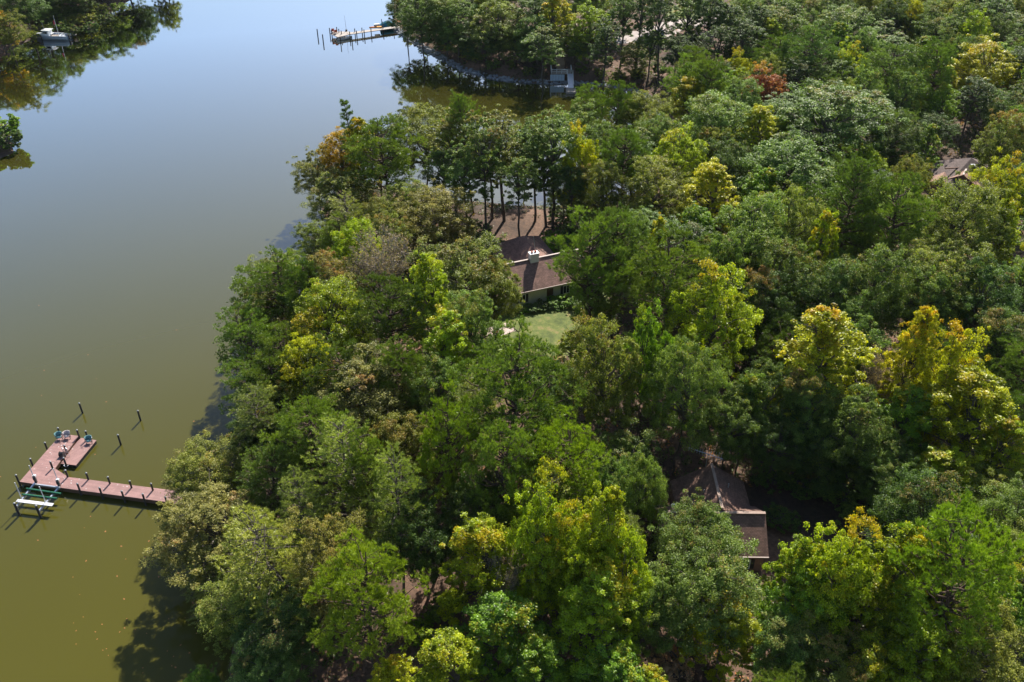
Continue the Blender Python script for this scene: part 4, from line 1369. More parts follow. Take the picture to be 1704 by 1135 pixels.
# -- upper house: long gable with white chimney on the ridge and a hipped rear wing
h1 = empty('brown_roofed_house', (2.5, 117.7, 2.05), R(22.05))
tag(h1, 'cream house with brown roof and white ridge chimney beside the small lawn', 'house')
RZ, EZ, RUN = 5.45, 2.62, 4.15
X0, X1 = -9.0, 8.3
MB().box(((X0 + X1) / 2, 0, 1.22), (X1 - X0 - 0.5, 2 * RUN - 0.7, 2.9)).build('wall', M['siding'], h1)
g = MB()
for xe in (X0 + 0.30, X1 - 0.30):
    g.add([(xe - 0.06, -RUN + 0.4, 2.6), (xe + 0.06, -RUN + 0.4, 2.6), (xe + 0.06, RUN - 0.4, 2.6), (xe - 0.06, RUN - 0.4, 2.6), (xe - 0.06, 0, RZ - 0.22), (xe + 0.06, 0, RZ - 0.22)],
          [(0, 1, 5, 4), (2, 3, 4, 5), (1, 2, 5), (3, 0, 4), (0, 3, 2, 1)])
g.build('gable_wall', M['siding'], h1)
r1 = roof_mesh('roof', [[(X0, -RUN, EZ), (X1, -RUN, EZ), (X1, 0, RZ), (X0, 0, RZ)], [(X1, RUN, EZ), (X0, RUN, EZ), (X0, 0, RZ), (X1, 0, RZ)]], M['shingle'], h1)
MB().beam((X0, 0, RZ + 0.03), (X1, 0, RZ + 0.03), 0.30, 0.07).build('ridge_cap', M['trim'], r1)
MB().beam((X0, -RUN - 0.05, EZ - 0.05), (X1, -RUN - 0.05, EZ - 0.05), 0.09, 0.15).build('gutter', M['trim'], r1)
for xv, yv in ((-2.4, 0.5), (-4.6, 0.6), (5.8, 0.9)):
    MB().tube((xv, yv, RZ - 0.75), (xv, yv, RZ - 0.05), 0.09, 0.09, 8).build('vent_pipe', M['white'], r1)
ch = MB()
ch.box((0.75, -0.15, RZ + 0.15), (1.35, 0.85, 1.7))
ch.box((0.75, -0.15, RZ + 1.05), (1.50, 1.0, 0.14))
cho = ch.build('chimney', M['white'], h1)
for dx, mm in ((-0.3, 'clay'), (0.25, 'clay')):
    MB().tube((0.75 + dx, -0.15, RZ + 1.1), (0.75 + dx, -0.15, RZ + 1.42), 0.16, 0.14, 10).build('flue', M[mm], cho)
MB().tube((1.15, 0.2, RZ + 1.0), (1.0, 0.6, RZ + 3.4), 0.035, 0.03, 6).build('aerial_mast', M['alu'], h1)
# rear wing with hipped end
RW = 4.3
zr2, ze2 = 5.2, 2.55
ya, yb, yc = 2.0, 7.6, 11.2
xm = 2.2
roof_mesh('rear_roof', [[(xm - RW, yc, ze2), (xm - RW, ya - 0.5, ze2), (xm, ya - 1.8, zr2), (xm, yb, zr2)],
                        [(xm + RW, ya - 0.5, ze2), (xm + RW, yc, ze2), (xm, yb, zr2), (xm, ya - 1.8, zr2)],
                        [(xm + RW, yc, ze2), (xm - RW, yc, ze2), (xm, yb, zr2)]], M['shingle'], h1)
MB().box((xm, 7.0, 1.2), (2 * RW - 0.8, 7.4, 2.85)).build('rear_wall', M['siding'], h1)
for xw in (-6.2, -2.6, 4.6):
    window(h1, xw, -RUN + 0.34, 1.35, 1.0, 1.35)
dr = MB()
dr.box((1.9, -RUN + 0.31, 1.05), (1.0, 0.08, 2.1))
do = dr.build('door', M['fascia'], h1)
MB().tube((2.25, -RUN + 0.22, 1.0), (2.25, -RUN + 0.28, 1.0), 0.04).build('handle', M['alu'], do)

# -- lower house: T plan, front wing across, rear wing running back
h2 = empty('dark_roofed_house', (21.5, 66.0, 2.05), R(-1.0))
tag(h2, 'dark brown roofed house half hidden under trees near the bottom', 'house')
FX0, FX1, FR = -6.5, 4.55, 3.55
FZ, FE = 5.35, 2.75
MB().box(((FX0 + FX1) / 2, -0.2, 1.25), (FX1 - FX0 - 0.6, 2 * FR - 0.7, 2.9)).build('wall', M['brick'], h2)
r2 = roof_mesh('roof', [[(FX0, -FR - 0.2, FE), (FX1, -FR - 0.2, FE), (FX1, -0.2, FZ), (FX0, -0.2, FZ)], [(FX1, FR - 0.2, FE), (FX0, FR - 0.2, FE), (FX0, -0.2, FZ), (FX1, -0.2, FZ)]], M['shingle2'], h2)
MB().beam((FX0, -0.2, FZ + 0.03), (FX1, -0.2, FZ + 0.03), 0.34, 0.08).build('ridge_cap', M['ridge'], r2)
MB().beam((FX0, -FR - 0.26, FE - 0.06), (FX1, -FR - 0.26, FE - 0.06), 0.10, 0.15).build('gutter', M['trim'], r2)
for xe in (FX0 + 0.3, FX1 - 0.3):
    MB().add([(xe - 0.06, -FR + 0.2, 2.7), (xe + 0.06, -FR + 0.2, 2.7), (xe + 0.06, FR - 0.6, 2.7), (xe - 0.06, FR - 0.6, 2.7), (xe - 0.06, -0.2, FZ - 0.24), (xe + 0.06, -0.2, FZ - 0.24)],
             [(0, 1, 5, 4), (2, 3, 4, 5), (1, 2, 5), (3, 0, 4), (0, 3, 2, 1)]).build('gable_wall', M['brick'], h2)
BW, BZ, BE, BY = 4.05, 5.75, 2.85, 7.0
r2b = roof_mesh('rear_roof', [[(-BW, BY, BE), (-BW, 0.6, BE), (0.1, -0.1, BZ), (0.1, BY - 0.4, BZ)], [(BW, 0.6, BE), (BW, BY, BE), (0.1, BY - 0.4, BZ), (0.1, -0.1, BZ)],
                              [(BW, BY, BE), (-BW, BY, BE), (0.1, BY - 0.4, BZ)]], M['shingle2'], h2)
MB().beam((0.1, 0.0, BZ + 0.03), (0.1, BY - 0.3, BZ + 0.03), 0.30, 0.07).build('ridge_cap', M['ridge'], r2b)
MB().box((0, 3.6, 1.3), (2 * BW - 0.7, 6.6, 2.9)).build('rear_wall', M['brick'], h2)
vp = MB()
vp.tube((-4.9, 0.25, FZ - 0.4), (-4.9, 0.25, FZ + 0.45), 0.10)
vp.build('vent_pipe', M['white'], r2)
vb = MB()
vb.tube((-4.9, 0.25, FZ + 0.45), (-4.9, 0.25, FZ + 0.62), 0.24, 0.16, 12)
vb.tube((-4.9, 0.25, FZ + 0.62), (-4.9, 0.25, FZ + 0.74), 0.16, 0.02, 12)
vb.build('vent_cowl', M['white'], r2)
for xv, yv in ((-1.2, 3.2), (1.6, 4.2)):
    MB().tube((xv, yv, 4.2), (xv, yv, 5.2), 0.07).build('vent_pipe', M['alu'], r2b)
for xw in (-4.4, -1.0, 2.4):
    window(h2, xw, -FR + 0.14, 1.3, 1.0, 1.3)

# -- salmon-roofed house on the right
p_ap = at(1617, 262, 8.3)
h3 = empty('salmon_roofed_house', (p_ap.x, p_ap.y, 2.05), R(0))
tag(h3, 'house with salmon brown hipped and gabled roofs among trees at right', 'house')
MB().box((0, 0.3, 1.3), (11.0, 9.4, 2.9)).build('wall', M['brick'], h3)
ap = (0, 0, 6.2)
cn = [(-6, -5.2, 2.8), (6, -5.2, 2.8), (6, 5.8, 2.8), (-6, 5.8, 2.8)]
roof_mesh('roof', [[cn[0], cn[1], ap], [cn[1], cn[2], ap], [cn[2], cn[3], ap], [cn[3], cn[0], ap]], M['shingle3_shade'], h3)
a_ = at(1611, 275, 6.9) - Vector((p_ap.x, p_ap.y, 2.05))
b_ = at(1603, 291, 6.9) - Vector((p_ap.x, p_ap.y, 2.05))
ax = (b_ - a_).normalized()
sd = Vector((-ax.y, ax.x, 0))
hw = 3.3
dn = Vector((0, 0, -1.9))
a2 = a_ - ax * 1.5
gr = roof_mesh('gable_roof', [[b_ + sd * hw + dn, a2 + sd * hw + dn, a2, b_], [a2 - sd * hw + dn, b_ - sd * hw + dn, b_, a2]], M['shingle3'], h3)
MB().beam(a2 + Vector((0, 0, 0.03)), b_ + Vector((0, 0, 0.03)), 0.3, 0.08).build('ridge_cap', M['trim'], gr)
bk = b_ - ax * 0.35
gw = MB()
gw.add([bk + sd * (hw - 0.3) + dn, bk - sd * (hw - 0.3) + dn, bk + Vector((0, 0, -0.2)), bk - sd * (hw - 0.3) + Vector((0, 0, -4.5)), bk + sd * (hw - 0.3) + Vector((0, 0, -4.5))], [(0, 1, 2), (4, 3, 1, 0)])
gw.build('gable_wall', M['brick'], h3)
c_ = at(1572, 286, 6.0) - Vector((p_ap.x, p_ap.y, 2.05))
e_ = c_ + ax * 3.2
roof_mesh('porch_roof', [[e_ + sd * 1.7 + Vector((0, 0, -1.3)), c_ + sd * 1.7 + Vector((0, 0, -1.3)), c_, e_], [c_ - sd * 1.7 + Vector((0, 0, -1.3)), e_ - sd * 1.7 + Vector((0, 0, -1.3)), e_, c_]], M['shingle3'], h3)
for w_ in (e_ - ax * 0.3, c_ + ax * 0.3):
    MB().add([w_ + sd * 1.5 + Vector((0, 0, -1.3)), w_ - sd * 1.5 + Vector((0, 0, -1.3)), w_ + Vector((0, 0, -0.16))], [(0, 1, 2)]).build('porch_gable', M['brick'], h3)
q_ = (c_ + e_) / 2
MB().box((q_.x, q_.y, 1.1), (2.6, 2.6, 2.6), math.atan2(sd.y, sd.x)).build('porch_wall', M['brick'], h3)
MB().beam((-5.0, -1.5, 4.75), (-2.2, -1.1, 4.75), 0.2, 0.2).build('parapet', M['shingle3'], h3)
MB().box((-0.1, -1.4, 5.35), (0.7, 0.5, 0.25)).build('roof_vent', M['alu'], h3)

# -- television aerial over the lower house
ta = empty('television_aerial', (21.2, 72.9, 2.05))
tag(ta, 'long comb-like television aerial on a mast above the lower house', 'aerial')
MB().tube((0, 0, 0), (0, 0, 8.0), 0.045, 0.035, 8).build('mast', M['alu'], ta)
b0 = at(1146, 745, 10.3) - ta.location
b1 = at(1203, 764, 9.7) - ta.location
MB().tube(b0, b1, 0.035, 0.035, 6).build('boom', M['alu'], ta)
bd = (b1 - b0).normalized()
bs = bd.cross(Vector((0, 0, 1))).normalized()
for k in range(13):
    f = (k + 0.3) / 13
    L_ = 0.35 + 0.75 * abs(f - 0.2)
    c = b0.lerp(b1, f)
    MB().tube(c - bs * L_, c + bs * L_, 0.018, 0.018, 5).build('element', M['alu'], ta)

# ------------------------------------------------------------------ the near dock
DZ = 0.78                                     # deck height over the water


def piling(parent, tx, ty, top=1.85, r=0.115, name='piling'):
    p = at(tx, ty, top)
    o = MB().tube((p.x, p.y, -1.2), (p.x, p.y, top), r, r * 0.95, 10).build(name, M['piling'], parent)
    MB().tube((p.x, p.y, top), (p.x, p.y, top + 0.10), r * 1.05, r * 0.3, 10).build('cap', M['cap'], o)
    return o


def flat(pts, h):
    return [tuple(at(a, b, h)[:2]) for a, b in pts]


dock = empty('dock', (0, 0, 0))
tag(dock, 'red-brown L-shaped dock with dark posts reaching out from the near bank', 'dock')
walk = [(112.5, 793.6), (290, 816.2), (316, 842), (279.9, 835.6), (101.2, 811.6)]
plat = [(32.5, 801.5), (101.0, 811.7), (114.0, 794.0), (91.5, 779.5), (131.0, 725.4), (102.3, 721.7)]
MB().prism(flat(walk, DZ), DZ - 0.05, DZ).build('walkway_deck', M['deck'], dock)
MB().prism(flat(plat, DZ + 0.004), DZ - 0.046, DZ + 0.004).build('platform_deck', M['deck'], dock)


def skirt(poly, z0, z1, parent, inset=0.05, w=0.06):
    n = len(poly)
    cx_ = sum(p[0] for p in poly) / n
    cy_ = sum(p[1] for p in poly) / n
    b = MB()
    for i in range(n):
        a, c = Vector((*poly[i], 0)), Vector((*poly[(i + 1) % n], 0))
        a = a.lerp(Vector((cx_, cy_, 0)), 0.012)
        c = c.lerp(Vector((cx_, cy_, 0)), 0.012)
        b.beam((a.x, a.y, (z0 + z1) / 2), (c.x, c.y, (z0 + z1) / 2), w, z1 - z0)
    return b.build('fascia', M['fascia'], parent)


skirt(flat(walk, DZ), DZ - 0.55, DZ - 0.052, dock)
skirt(flat(plat, DZ), DZ - 0.50, DZ - 0.052, dock)
for q in [(26.2, 790.4), (50, 763.4), (74.2, 736.5), (96, 712), (127.7, 715.5), (106.6, 741.2), (83.3, 768.2),
          (108.5, 782.5), (143.1, 787), (179.1, 793.6), (215.3, 800.3), (251, 804.7),
          (128.4, 804.7), (165.2, 811.5), (202.1, 817.1), (237, 821.8), (274.8, 826.9)]:
    piling(dock, *q)
fd = empty('floating_dock', (0, 0, 0))
tag(fd, 'narrow red-brown floating dock alongside the main dock, turquoise chair on it', 'dock')
FD = [(134, 728.5), (160.5, 732.5), (126.4, 774.2), (98.3, 771)]
MB().prism(flat(FD, 0.5), 0.44, 0.5).build('deck', M['fdeck'], fd)
FDb = [tuple(Vector(p).lerp(Vector((sum(q[0] for q in flat(FD, 0.5)) / 4, sum(q[1] for q in flat(FD, 0.5)) / 4)), 0.03)) for p in flat(FD, 0.5)]
MB().prism(FDb, -0.15, 0.436).build('float', M['black'], fd)
piling(fd, 142, 717.4, 1.75)
piling(fd, 105.4, 761.8, 1.75)
for hx, hy in ((110.3, 774.0), (149, 728.8)):
    c = at(hx, hy, 0.42)
    hp = MB()
    hp.path([(c.x + 0.26 * math.cos(t * math.pi / 6), c.y + 0.26 * math.sin(t * math.pi / 6), 0.42) for t in range(13)], 0.035, 6)
    hp.build('pile_hoop', M['alu'], fd)
for i, (q, lb) in enumerate([((131.7, 671), 'black mooring post farthest left of the three beyond the red dock'), ((229, 683.5), 'black mooring post farthest right of the three beyond the red dock'),
                             ((195.8, 723.6), 'black mooring post in open water nearest to the red dock')]):
    p = at(*q, 1.65)
    mo = empty('mooring_post', (p.x, p.y, 0))
    tag(mo, lb, 'post', 'mooring posts in open water')
    MB().tube((0, 0, -1.2), (0, 0, 1.65), 0.125, 0.115, 10).build('shaft', M['piling'], mo)
    MB().tube((0, 0, 1.65), (0, 0, 1.76), 0.125, 0.04, 10).build('cap', M['cap'], mo)


# swim ladder and hose reel at the dock's inner edge
def zp(x, y, h):           # point read from an enlarged view of the dock (6.306x, origin 0,700)
    return at(x / 6.306, 700 + y / 6.306, h)


ld = empty('swim_ladder', zp(690, 345, DZ))
tag(ld, 'bright metal swim ladder at the inner edge of the red dock', 'ladder')
for s in (-0.22, 0.22):
    MB().path([(s - 0.1, 0.1, 0.0), (s - 0.1, 0.1, 0.75), (s, 0, 0.95), (s + 0.2, -0.12, 0.85), (s + 0.28, -0.2, -0.5)], 0.03, 6).build('rail', M['alu'], ld)
for k in range(3):
    MB().tube((-0.02 + 0.08, -0.2, -0.1 - 0.2 * k), (0.42 + 0.08, -0.2, -0.1 - 0.2 * k), 0.022).build('rung', M['alu'], ld)
hr = empty('hose_reel', zp(655, 372, DZ))
tag(hr, 'dark hose reel standing beside the ladder on the red dock', 'hose reel')
MB().tube((-0.22, 0, 0.34), (0.22, 0, 0.34), 0.26, 0.26, 14).build('drum', M['black'], hr)
for s in (-0.25, 0.25):
    MB().tube((s, 0, 0.34), (s + 0.02, 0, 0.34), 0.33, 0.33, 14).build('flange', M['darkmetal'], hr)
    MB().tube((s, -0.25, 0), (s, 0, 0.34), 0.03).build('leg', M['darkmetal'], hr)
    MB().tube((s, 0.25, 0), (s, 0, 0.34), 0.03).build('leg', M['darkmetal'], hr)


def chair(loc, rz, cush, label):
    c = empty('dock_chair', loc, rz)
    tag(c, label, 'chair', 'round-backed chairs on the dock')
    sb = MB()
    for k in range(12):
        t0 = 2 * math.pi * k / 12
        t1 = 2 * math.pi * (k + 1) / 12
        sb.add([(0, 0, 0.5), (0.33 * math.cos(t0), 0.33 * math.sin(t0), 0.46), (0.33 * math.cos(t1), 0.33 * math.sin(t1), 0.46),
                (0, 0, 0.36), (0.30 * math.cos(t0), 0.30 * math.sin(t0), 0.37), (0.30 * math.cos(t1), 0.30 * math.sin(t1), 0.37)], [(0, 1, 2), (5, 4, 3), (1, 4, 5, 2)])
    sb.build('seat', cush, c, True)
    bk_ = MB()
    for k in range(8):
        t0 = R(20 + 140 * k / 8)
        t1 = R(20 + 140 * (k + 1) / 8)
        bk_.add([(0.34 * math.cos(t0), 0.34 * math.sin(t0), 0.46), (0.34 * math.cos(t1), 0.34 * math.sin(t1), 0.46), (0.42 * math.cos(t1), 0.44 * math.sin(t1), 0.92), (0.42 * math.cos(t0), 0.44 * math.sin(t0), 0.92),
                 (0.40 * math.cos(t0), 0.40 * math.sin(t0), 0.46), (0.40 * math.cos(t1), 0.40 * math.sin(t1), 0.46), (0.48 * math.cos(t1), 0.50 * math.sin(t1), 0.92), (0.48 * math.cos(t0), 0.50 * math.sin(t0), 0.92)],
                [(0, 1, 2, 3), (5, 4, 7, 6), (3, 2, 6, 7), (0, 3, 7, 4), (1, 5, 6, 2)])
    bk_.build('backrest', cush, c, True)
    for s in (-1, 1):
        MB().path([(s * 0.36, 0.12, 0.5), (s * 0.42, 0.05, 0.70), (s * 0.42, -0.22, 0.70), (s * 0.36, -0.26, 0.42)], 0.025, 6).build('armrest', M['darkmetal'], c)
    for sx in (-1, 1):
        for sy in (-1, 1):
            MB().tube((sx * 0.22, sy * 0.22, 0.38), (sx * 0.34, sy * 0.34, 0.02), 0.022, 0.022, 6).build('leg', M['darkmetal'], c)
    MB().path([(0.36 * math.cos(t * math.pi / 8), 0.36 * math.sin(t * math.pi / 8), 0.03) for t in range(17)], 0.022, 5).build('base_ring', M['darkmetal'], c)
    return c


chair(zp(628, 196, DZ + 0.005), 0.6, M['teal'], 'turquoise chair at the far left corner of the red dock')
chair(zp(712, 186, DZ + 0.005), 0.4, M['cream'], 'pale pinkish chair at the far end of the red dock')
chair(zp(940, 236, 0.50), 0.4, M['teal'], 'turquoise chair on the narrow floating dock')

# boat lift in front of the platform
bl = empty('boat_lift', (0, 0, 0))
tag(bl, 'aluminium boat lift with green bunks and white guide posts beside the dock', 'boat lift')
for a, b in (((368, 655), (172, 905)), ((628, 692), (405, 958))):
    MB().beam(zp(*a, 0.75), zp(*b, 0.75), 0.20, 0.22).build('side_beam', M['alu'], bl)
MB().beam(zp(362, 668, 0.9), zp(632, 704, 0.9), 0.16, 0.2).build('cross_beam', M['alu'], bl)
for a, b in (((278, 712), (640, 766)), ((232, 772), (600, 816))):
    MB().beam(zp(*a, 0.98), zp(*b, 0.98), 0.16, 0.16).build('bunk', M['green'], bl)
MB().beam(zp(178, 838, 1.05), zp(556, 884, 1.05), 0.42, 0.07).build('catwalk', M['pvc'], bl)
for tx, ty, bx_, by_ in ((278, 470, 375, 640), (533, 505, 620, 660), (133, 650, 226, 815), (382, 692, 482, 862)):
    top = zp(bx_, by_, 0.95)
    hh = 0.95
    lo, hi = 0.95, 5.0
    for _ in range(40):
        mid = (lo + hi) / 2
        if px((top.x, top.y, mid))[1] > 700 + ty / 6.306:
            lo = mid
        else:
            hi = mid
    MB().tube((top.x, top.y, 0.75), (top.x, top.y, lo), 0.05, 0.05, 8).build('guide_post', M['pvc'], bl)
for tx, ty, bx_, by_ in ((140, 865, 205, 995), (362, 900, 430, 1020)):
    q = zp(bx_, by_, 0.0)
    pl_ = MB().tube((q.x, q.y, -1.2), (q.x, q.y, 1.95), 0.14, 0.13, 10).build('pile', M['piling'], bl)
    MB().tube((q.x, q.y, 1.95), (q.x, q.y, 2.05), 0.14, 0.05, 10).build('cap', M['cap'], pl_)
for wx, wy in ((378, 640), (622, 682)):
    q = zp(wx, wy, 0.9)
    wv = MB()
    wv.box((q.x, q.y, 1.1), (0.24, 0.24, 0.8))
    mo = wv.build('motor_post', M['darkmetal'], bl)
    wh = MB()
    wh.tube((q.x - 0.12, q.y - 0.10, 1.55), (q.x + 0.14, q.y + 0.02, 1.55), 0.30, 0.30, 16)
    wh.build('drive_wheel', M['black'], mo)
    MB().box((q.x, q.y + 0.1, 1.72), (0.36, 0.3, 0.24)).build('motor_cover', M['pvc'], mo)

# ------------------------------------------------------------------ boats and far piers
def hull_obj(name, L, B, D, m, parent, flare=0.12, dz=0.0):
    """open hull with pointed bow along +x"""
    n = 11
    v, f = [], []
    for i in range(n):
        t = i / (n - 1)
        x = -L / 2 + L * t
        w = B / 2 * (1 - max(0, (t - 0.45) / 0.55) ** 2.2)
        sh = D * (1 + 0.28 * t * t)
        w = max(w, 0.02)
        v += [(x, -w, sh + dz), (x, -w * (0.86 - flare * t), 0.1 * D + dz), (x, 0, -0.25 * D * (1 - t ** 4) + dz), (x, w * (0.86 - flare * t), 0.1 * D + dz), (x, w, sh + dz)]
    for i in range(n - 1):
        for j in range(4):
            a = i * 5 + j
            f.append((a, a + 1, a + 6, a + 5))
    f.append((0, 4, 3, 2, 1))
    return MB().add(v, f).build(name, m, parent, True)


def deck_obj(name, L, B, D, m, parent, t0, t1, drop, dz=0.0):
    v, f = [], []
    n = 8
    for i in range(n):
        t = t0 + (t1 - t0) * i / (n - 1)
        x = -L / 2 + L * t
        w = max(0.02, 0.97 * B / 2 * (1 - max(0, (t - 0.45) / 0.55) ** 2.2))
        z = D * (1 + 0.28 * t * t) - drop + dz
        v += [(x, -w, z), (x, w, z), (x, -w, z - 0.06), (x, w, z - 0.06)]
    for i in range(n - 1):
        a = i * 4
        f += [(a, a + 4, a + 5, a + 1), (a + 2, a + 3, a + 7, a + 6), (a, a + 2, a + 6, a + 4), (a + 1, a + 5, a + 7, a + 3)]
    f += [(0, 1, 3, 2), (n * 4 - 4, n * 4 - 2, n * 4 - 1, n * 4 - 3)]
    return MB().add(v, f).build(name, m, parent)


pc = at(88, 63.5, 0.3)
bt = empty('cabin_boat', (pc.x, pc.y, 0.05), R(176))
tag(bt, 'white cabin boat with shade-tinted bluish hull moored at the top left pier', 'boat')
bt.scale = (1.12, 1.12, 1.12)
L_, B_, D_ = 8.6, 2.9, 1.05
hull_obj('hull', L_, B_, D_, M['hullshade'], bt)
deck_obj('foredeck', L_, B_, D_, M['hullwhite'], bt, 0.52, 0.99, -0.02)
deck_obj('cockpit_floor', L_, B_, D_, M['hullwhite'], bt, 0.01, 0.52, 0.45)
rl = MB()
for s in (-1, 1):
    pts = []
    for i in range(9):
        t = i / 8
        pts.append((-L_ / 2 + L_ * t, s * max(0.02, B_ / 2 * (1 - max(0, (t - 0.45) / 0.55) ** 2.2)), D_ * (1 + 0.28 * t * t) + 0.03))
    rl.path(pts, 0.07, 6)
rl.build('gunwale', M['hullwhite'], bt)
cb = MB()
cb.add([(0.2, -1.05, 1.0), (2.6, -0.8, 1.15), (2.6, 0.8, 1.15), (0.2, 1.05, 1.0), (0.35, -0.9, 2.2), (1.7, -0.7, 2.1), (1.7, 0.7, 2.1), (0.35, 0.9, 2.2)],
       [(0, 1, 5, 4), (1, 2, 6, 5), (2, 3, 7, 6), (3, 0, 4, 7), (4, 5, 6, 7)])
cbo = cb.build('cabin', M['hullwhite'], bt)
MB().add([(2.50, -0.7, 1.3), (2.50, 0.7, 1.3), (1.80, 0.62, 2.0), (1.80, -0.62, 2.0)], [(0, 1, 2, 3)]).build('windscreen', M['glass'], cbo, loc=(0.03, 0, 0.03))
for s in (-1, 1):
    MB().add([(0.6, s * 1.005, 1.45), (1.9, s * 0.87, 1.5), (1.6, s * 0.79, 2.0), (0.6, s * 0.93, 2.05)], [(0, 1, 2, 3)]).build('side_window', M['glass'], cbo, loc=(0, s * 0.03, 0))
MB().box((0.9, 0, 2.28), (2.2, 2.0, 0.09)).build('hard_top', M['hullwhite'], bt)
MB().tube((1.2, 0.7, 2.3), (1.3, 0.75, 4.4), 0.03, 0.02).build('antenna', M['pvc'], bt)
MB().tube((-1.6, -0.3, 0.6), (-1.5, -0.35, 5.6), 0.06, 0.04).build('mast', M['pvc'], bt)
MB().add([(-1.55, -0.34, 3.6), (-1.05, -0.3, 3.4), (-1.1, -0.32, 4.3), (-1.54, -0.35, 4.7), (-1.55, -0.30, 3.6), (-1.05, -0.26, 3.4), (-1.1, -0.28, 4.3), (-1.54, -0.31, 4.7)], [(0, 1, 2, 3), (7, 6, 5, 4), (1, 5, 6, 2)]).build('flag', M['flag'], bt)
for x_ in (-3.2, -2.4):
    MB().box((x_, 0, 0.95), (0.5, 1.6, 0.45)).build('seat', M['hullwhite'], bt)
MB().box((-4.45, 0.3, 0.7), (0.45, 0.5, 1.0)).build('outboard_motor', M['black'], bt)

lp = empty('pier', (0, 0, 0))
tag(lp, 'pale plank pier behind the moored white boat at top left', 'pier')
a0 = at(41, 63.5, 0.9)
a1 = at(126, 57.5, 0.9)
dv = (a1 - a0)
nv = Vector((-dv.y, dv.x, 0)).normalized()
kk = 7
for k in range(kk):
    p, q = a0.lerp(a1, k / kk + 0.004), a0.lerp(a1, (k + 1) / kk - 0.004)
    MB().beam(p + nv * 0.7, q + nv * 0.7, 1.5, 0.12).build('deck_section', M['far_deck'], lp)
for k in range(5):
    for s in (0.05, 1.35):
        p = a0.lerp(a1, 0.12 + 0.2 * k) + nv * s
        MB().tube((p.x, p.y, -1), (p.x, p.y, 1.4), 0.10, 0.10, 8).build('piling', M['piling'], lp)
MB().beam(a1 + nv * 2.4 + Vector((-0.7, 0, 0)), a1 - nv * 1.0 + Vector((-0.7, 0, 0)), 1.6, 0.13).build('pier_head', M['far_deck'], lp)

fp = empty('timber_pier', (0, 0, 0))
tag(fp, 'long timber pier with posts jutting from the far shore at top centre', 'pier')
a0 = at(664, 44.5, 1.0)
a1 = at(579, 56.5, 1.0)
MB().beam(a0, a1, 1.7, 0.16).build('walkway_deck', M['far_deck'], fp)
a2 = at(560, 60.5, 1.0)
MB().prism(flat([(582, 52.5), (586, 56.5), (562, 61.8), (550, 56), (553, 52.5)], 1.0), 0.86, 1.02).build('pier_head', M['far_deck'], fp)
for q in [(548, 46.5), (551.5, 50), (560, 45), (563.5, 48), (567.5, 51), (566, 62), (585, 59.5), (581.5, 52.5), (590, 47.5), (593, 51), (602, 46), (605.5, 49), (617, 46.5), (637, 42)]:
    p = at(q[0], q[1], 2.0)
    MB().tube((p.x, p.y, -1), (p.x, p.y, 2.0), 0.13, 0.12, 8).build('piling', M['piling'], fp)
for lb, q in (('dark post in the water beyond the timber pier, left of two', (527.5, 48.5)), ('dark post in the water beyond the timber pier, right of two', (536.5, 57.5))):
    p = at(*q, 2.1)
    mo = empty('mooring_post', (p.x, p.y, 0))
    tag(mo, lb, 'post', 'mooring posts in open water')
    MB().tube((0, 0, -1), (0, 0, 2.1), 0.15, 0.14, 8).build('shaft', M['piling'], mo)
    MB().tube((0, 0, 2.1), (0, 0, 2.22), 0.15, 0.05, 8).build('cap', M['cap'], mo)
p = at(576.5, 52, 1.0)
fpo = empty('flagpole', (p.x, p.y, 1.0))
tag(fpo, 'thin bare pole leaning slightly on the timber pier head', 'pole')
MB().tube((0, 0, 0), (-0.15, 0.1, 4.3), 0.06, 0.03, 8).build('shaft', M['alu'], fpo)
MB().box((0, 0, 0.22), (0.5, 0.5, 0.44)).build('base', M['black'], fpo)
for lb, q in (('rust-brown armchair on the timber pier head, left one', (553.5, 53.5)), ('rust-brown armchair on the timber pier head, right one', (558.5, 55.5))):
    p = at(*q, 1.03)
    ac = empty('garden_armchair', (p.x, p.y, 1.03), R(200))
    tag(ac, lb, 'chair', 'chairs on the timber pier')
    MB().box((0, 0, 0.36), (0.75, 0.75, 0.10)).build('seat', M['clay'], ac)
    MB().beam((0, 0.35, 0.36), (0, 0.62, 1.15), 0.75, 0.07).build('backrest', M['clay'], ac)
    for s in (-0.4, 0.4):
        MB().box((s, 0, 0.58), (0.12, 0.8, 0.05)).build('armrest', M['clay'], ac)
        for sy in (-0.33, 0.33):
            MB().box((s, sy, 0.28), (0.06, 0.06, 0.56)).build('leg', M['clay'], ac)
p = at(573, 63.5, 0.3)
sk = empty('skiff', (p.x, p.y, 0.05), R(25))
tag(sk, 'small white open skiff floating under the timber pier head', 'boat')
hull_obj('hull', 4.2, 1.5, 0.5, M['hullwhite'], sk)
deck_obj('floor', 4.2, 1.5, 0.5, M['hullwhite'], sk, 0.03, 0.9, 0.3)
for x_ in (-1.2, 0.2):
    MB().box((x_, 0, 0.45), (0.3, 1.3, 0.06)).build('thwart', M['wood'], sk)
p = at(625, 46.5, 1.15)
ky = empty('kayak', (p.x, p.y, 1.15), R(195))
tag(ky, 'yellow and orange kayak lying on the timber pier', 'kayak')
hull_obj('hull', 3.6, 0.8, 0.32, M['yellow'], ky)
deck_obj('deck', 3.6, 0.8, 0.32, M['yellow'], ky, 0.02, 0.4, -0.01)
deck_obj('foredeck', 3.6, 0.8, 0.32, M['clay'], ky, 0.6, 0.98, -0.01)
MB().box((-0.1, 0, 0.42), (0.12, 0.5, 0.35)).build('seat_back', M['black'], ky)
p = at(627, 43.2, 1.25)
cb_ = empty('storage_bin', (p.x, p.y, 1.12), R(20))
tag(cb_, 'pale blue storage bin beside the yellow kayak on the pier', 'bin')
MB().box((0, 0, 0.32), (1.5, 0.7, 0.6)).build('box', M['panelblue'], cb_)
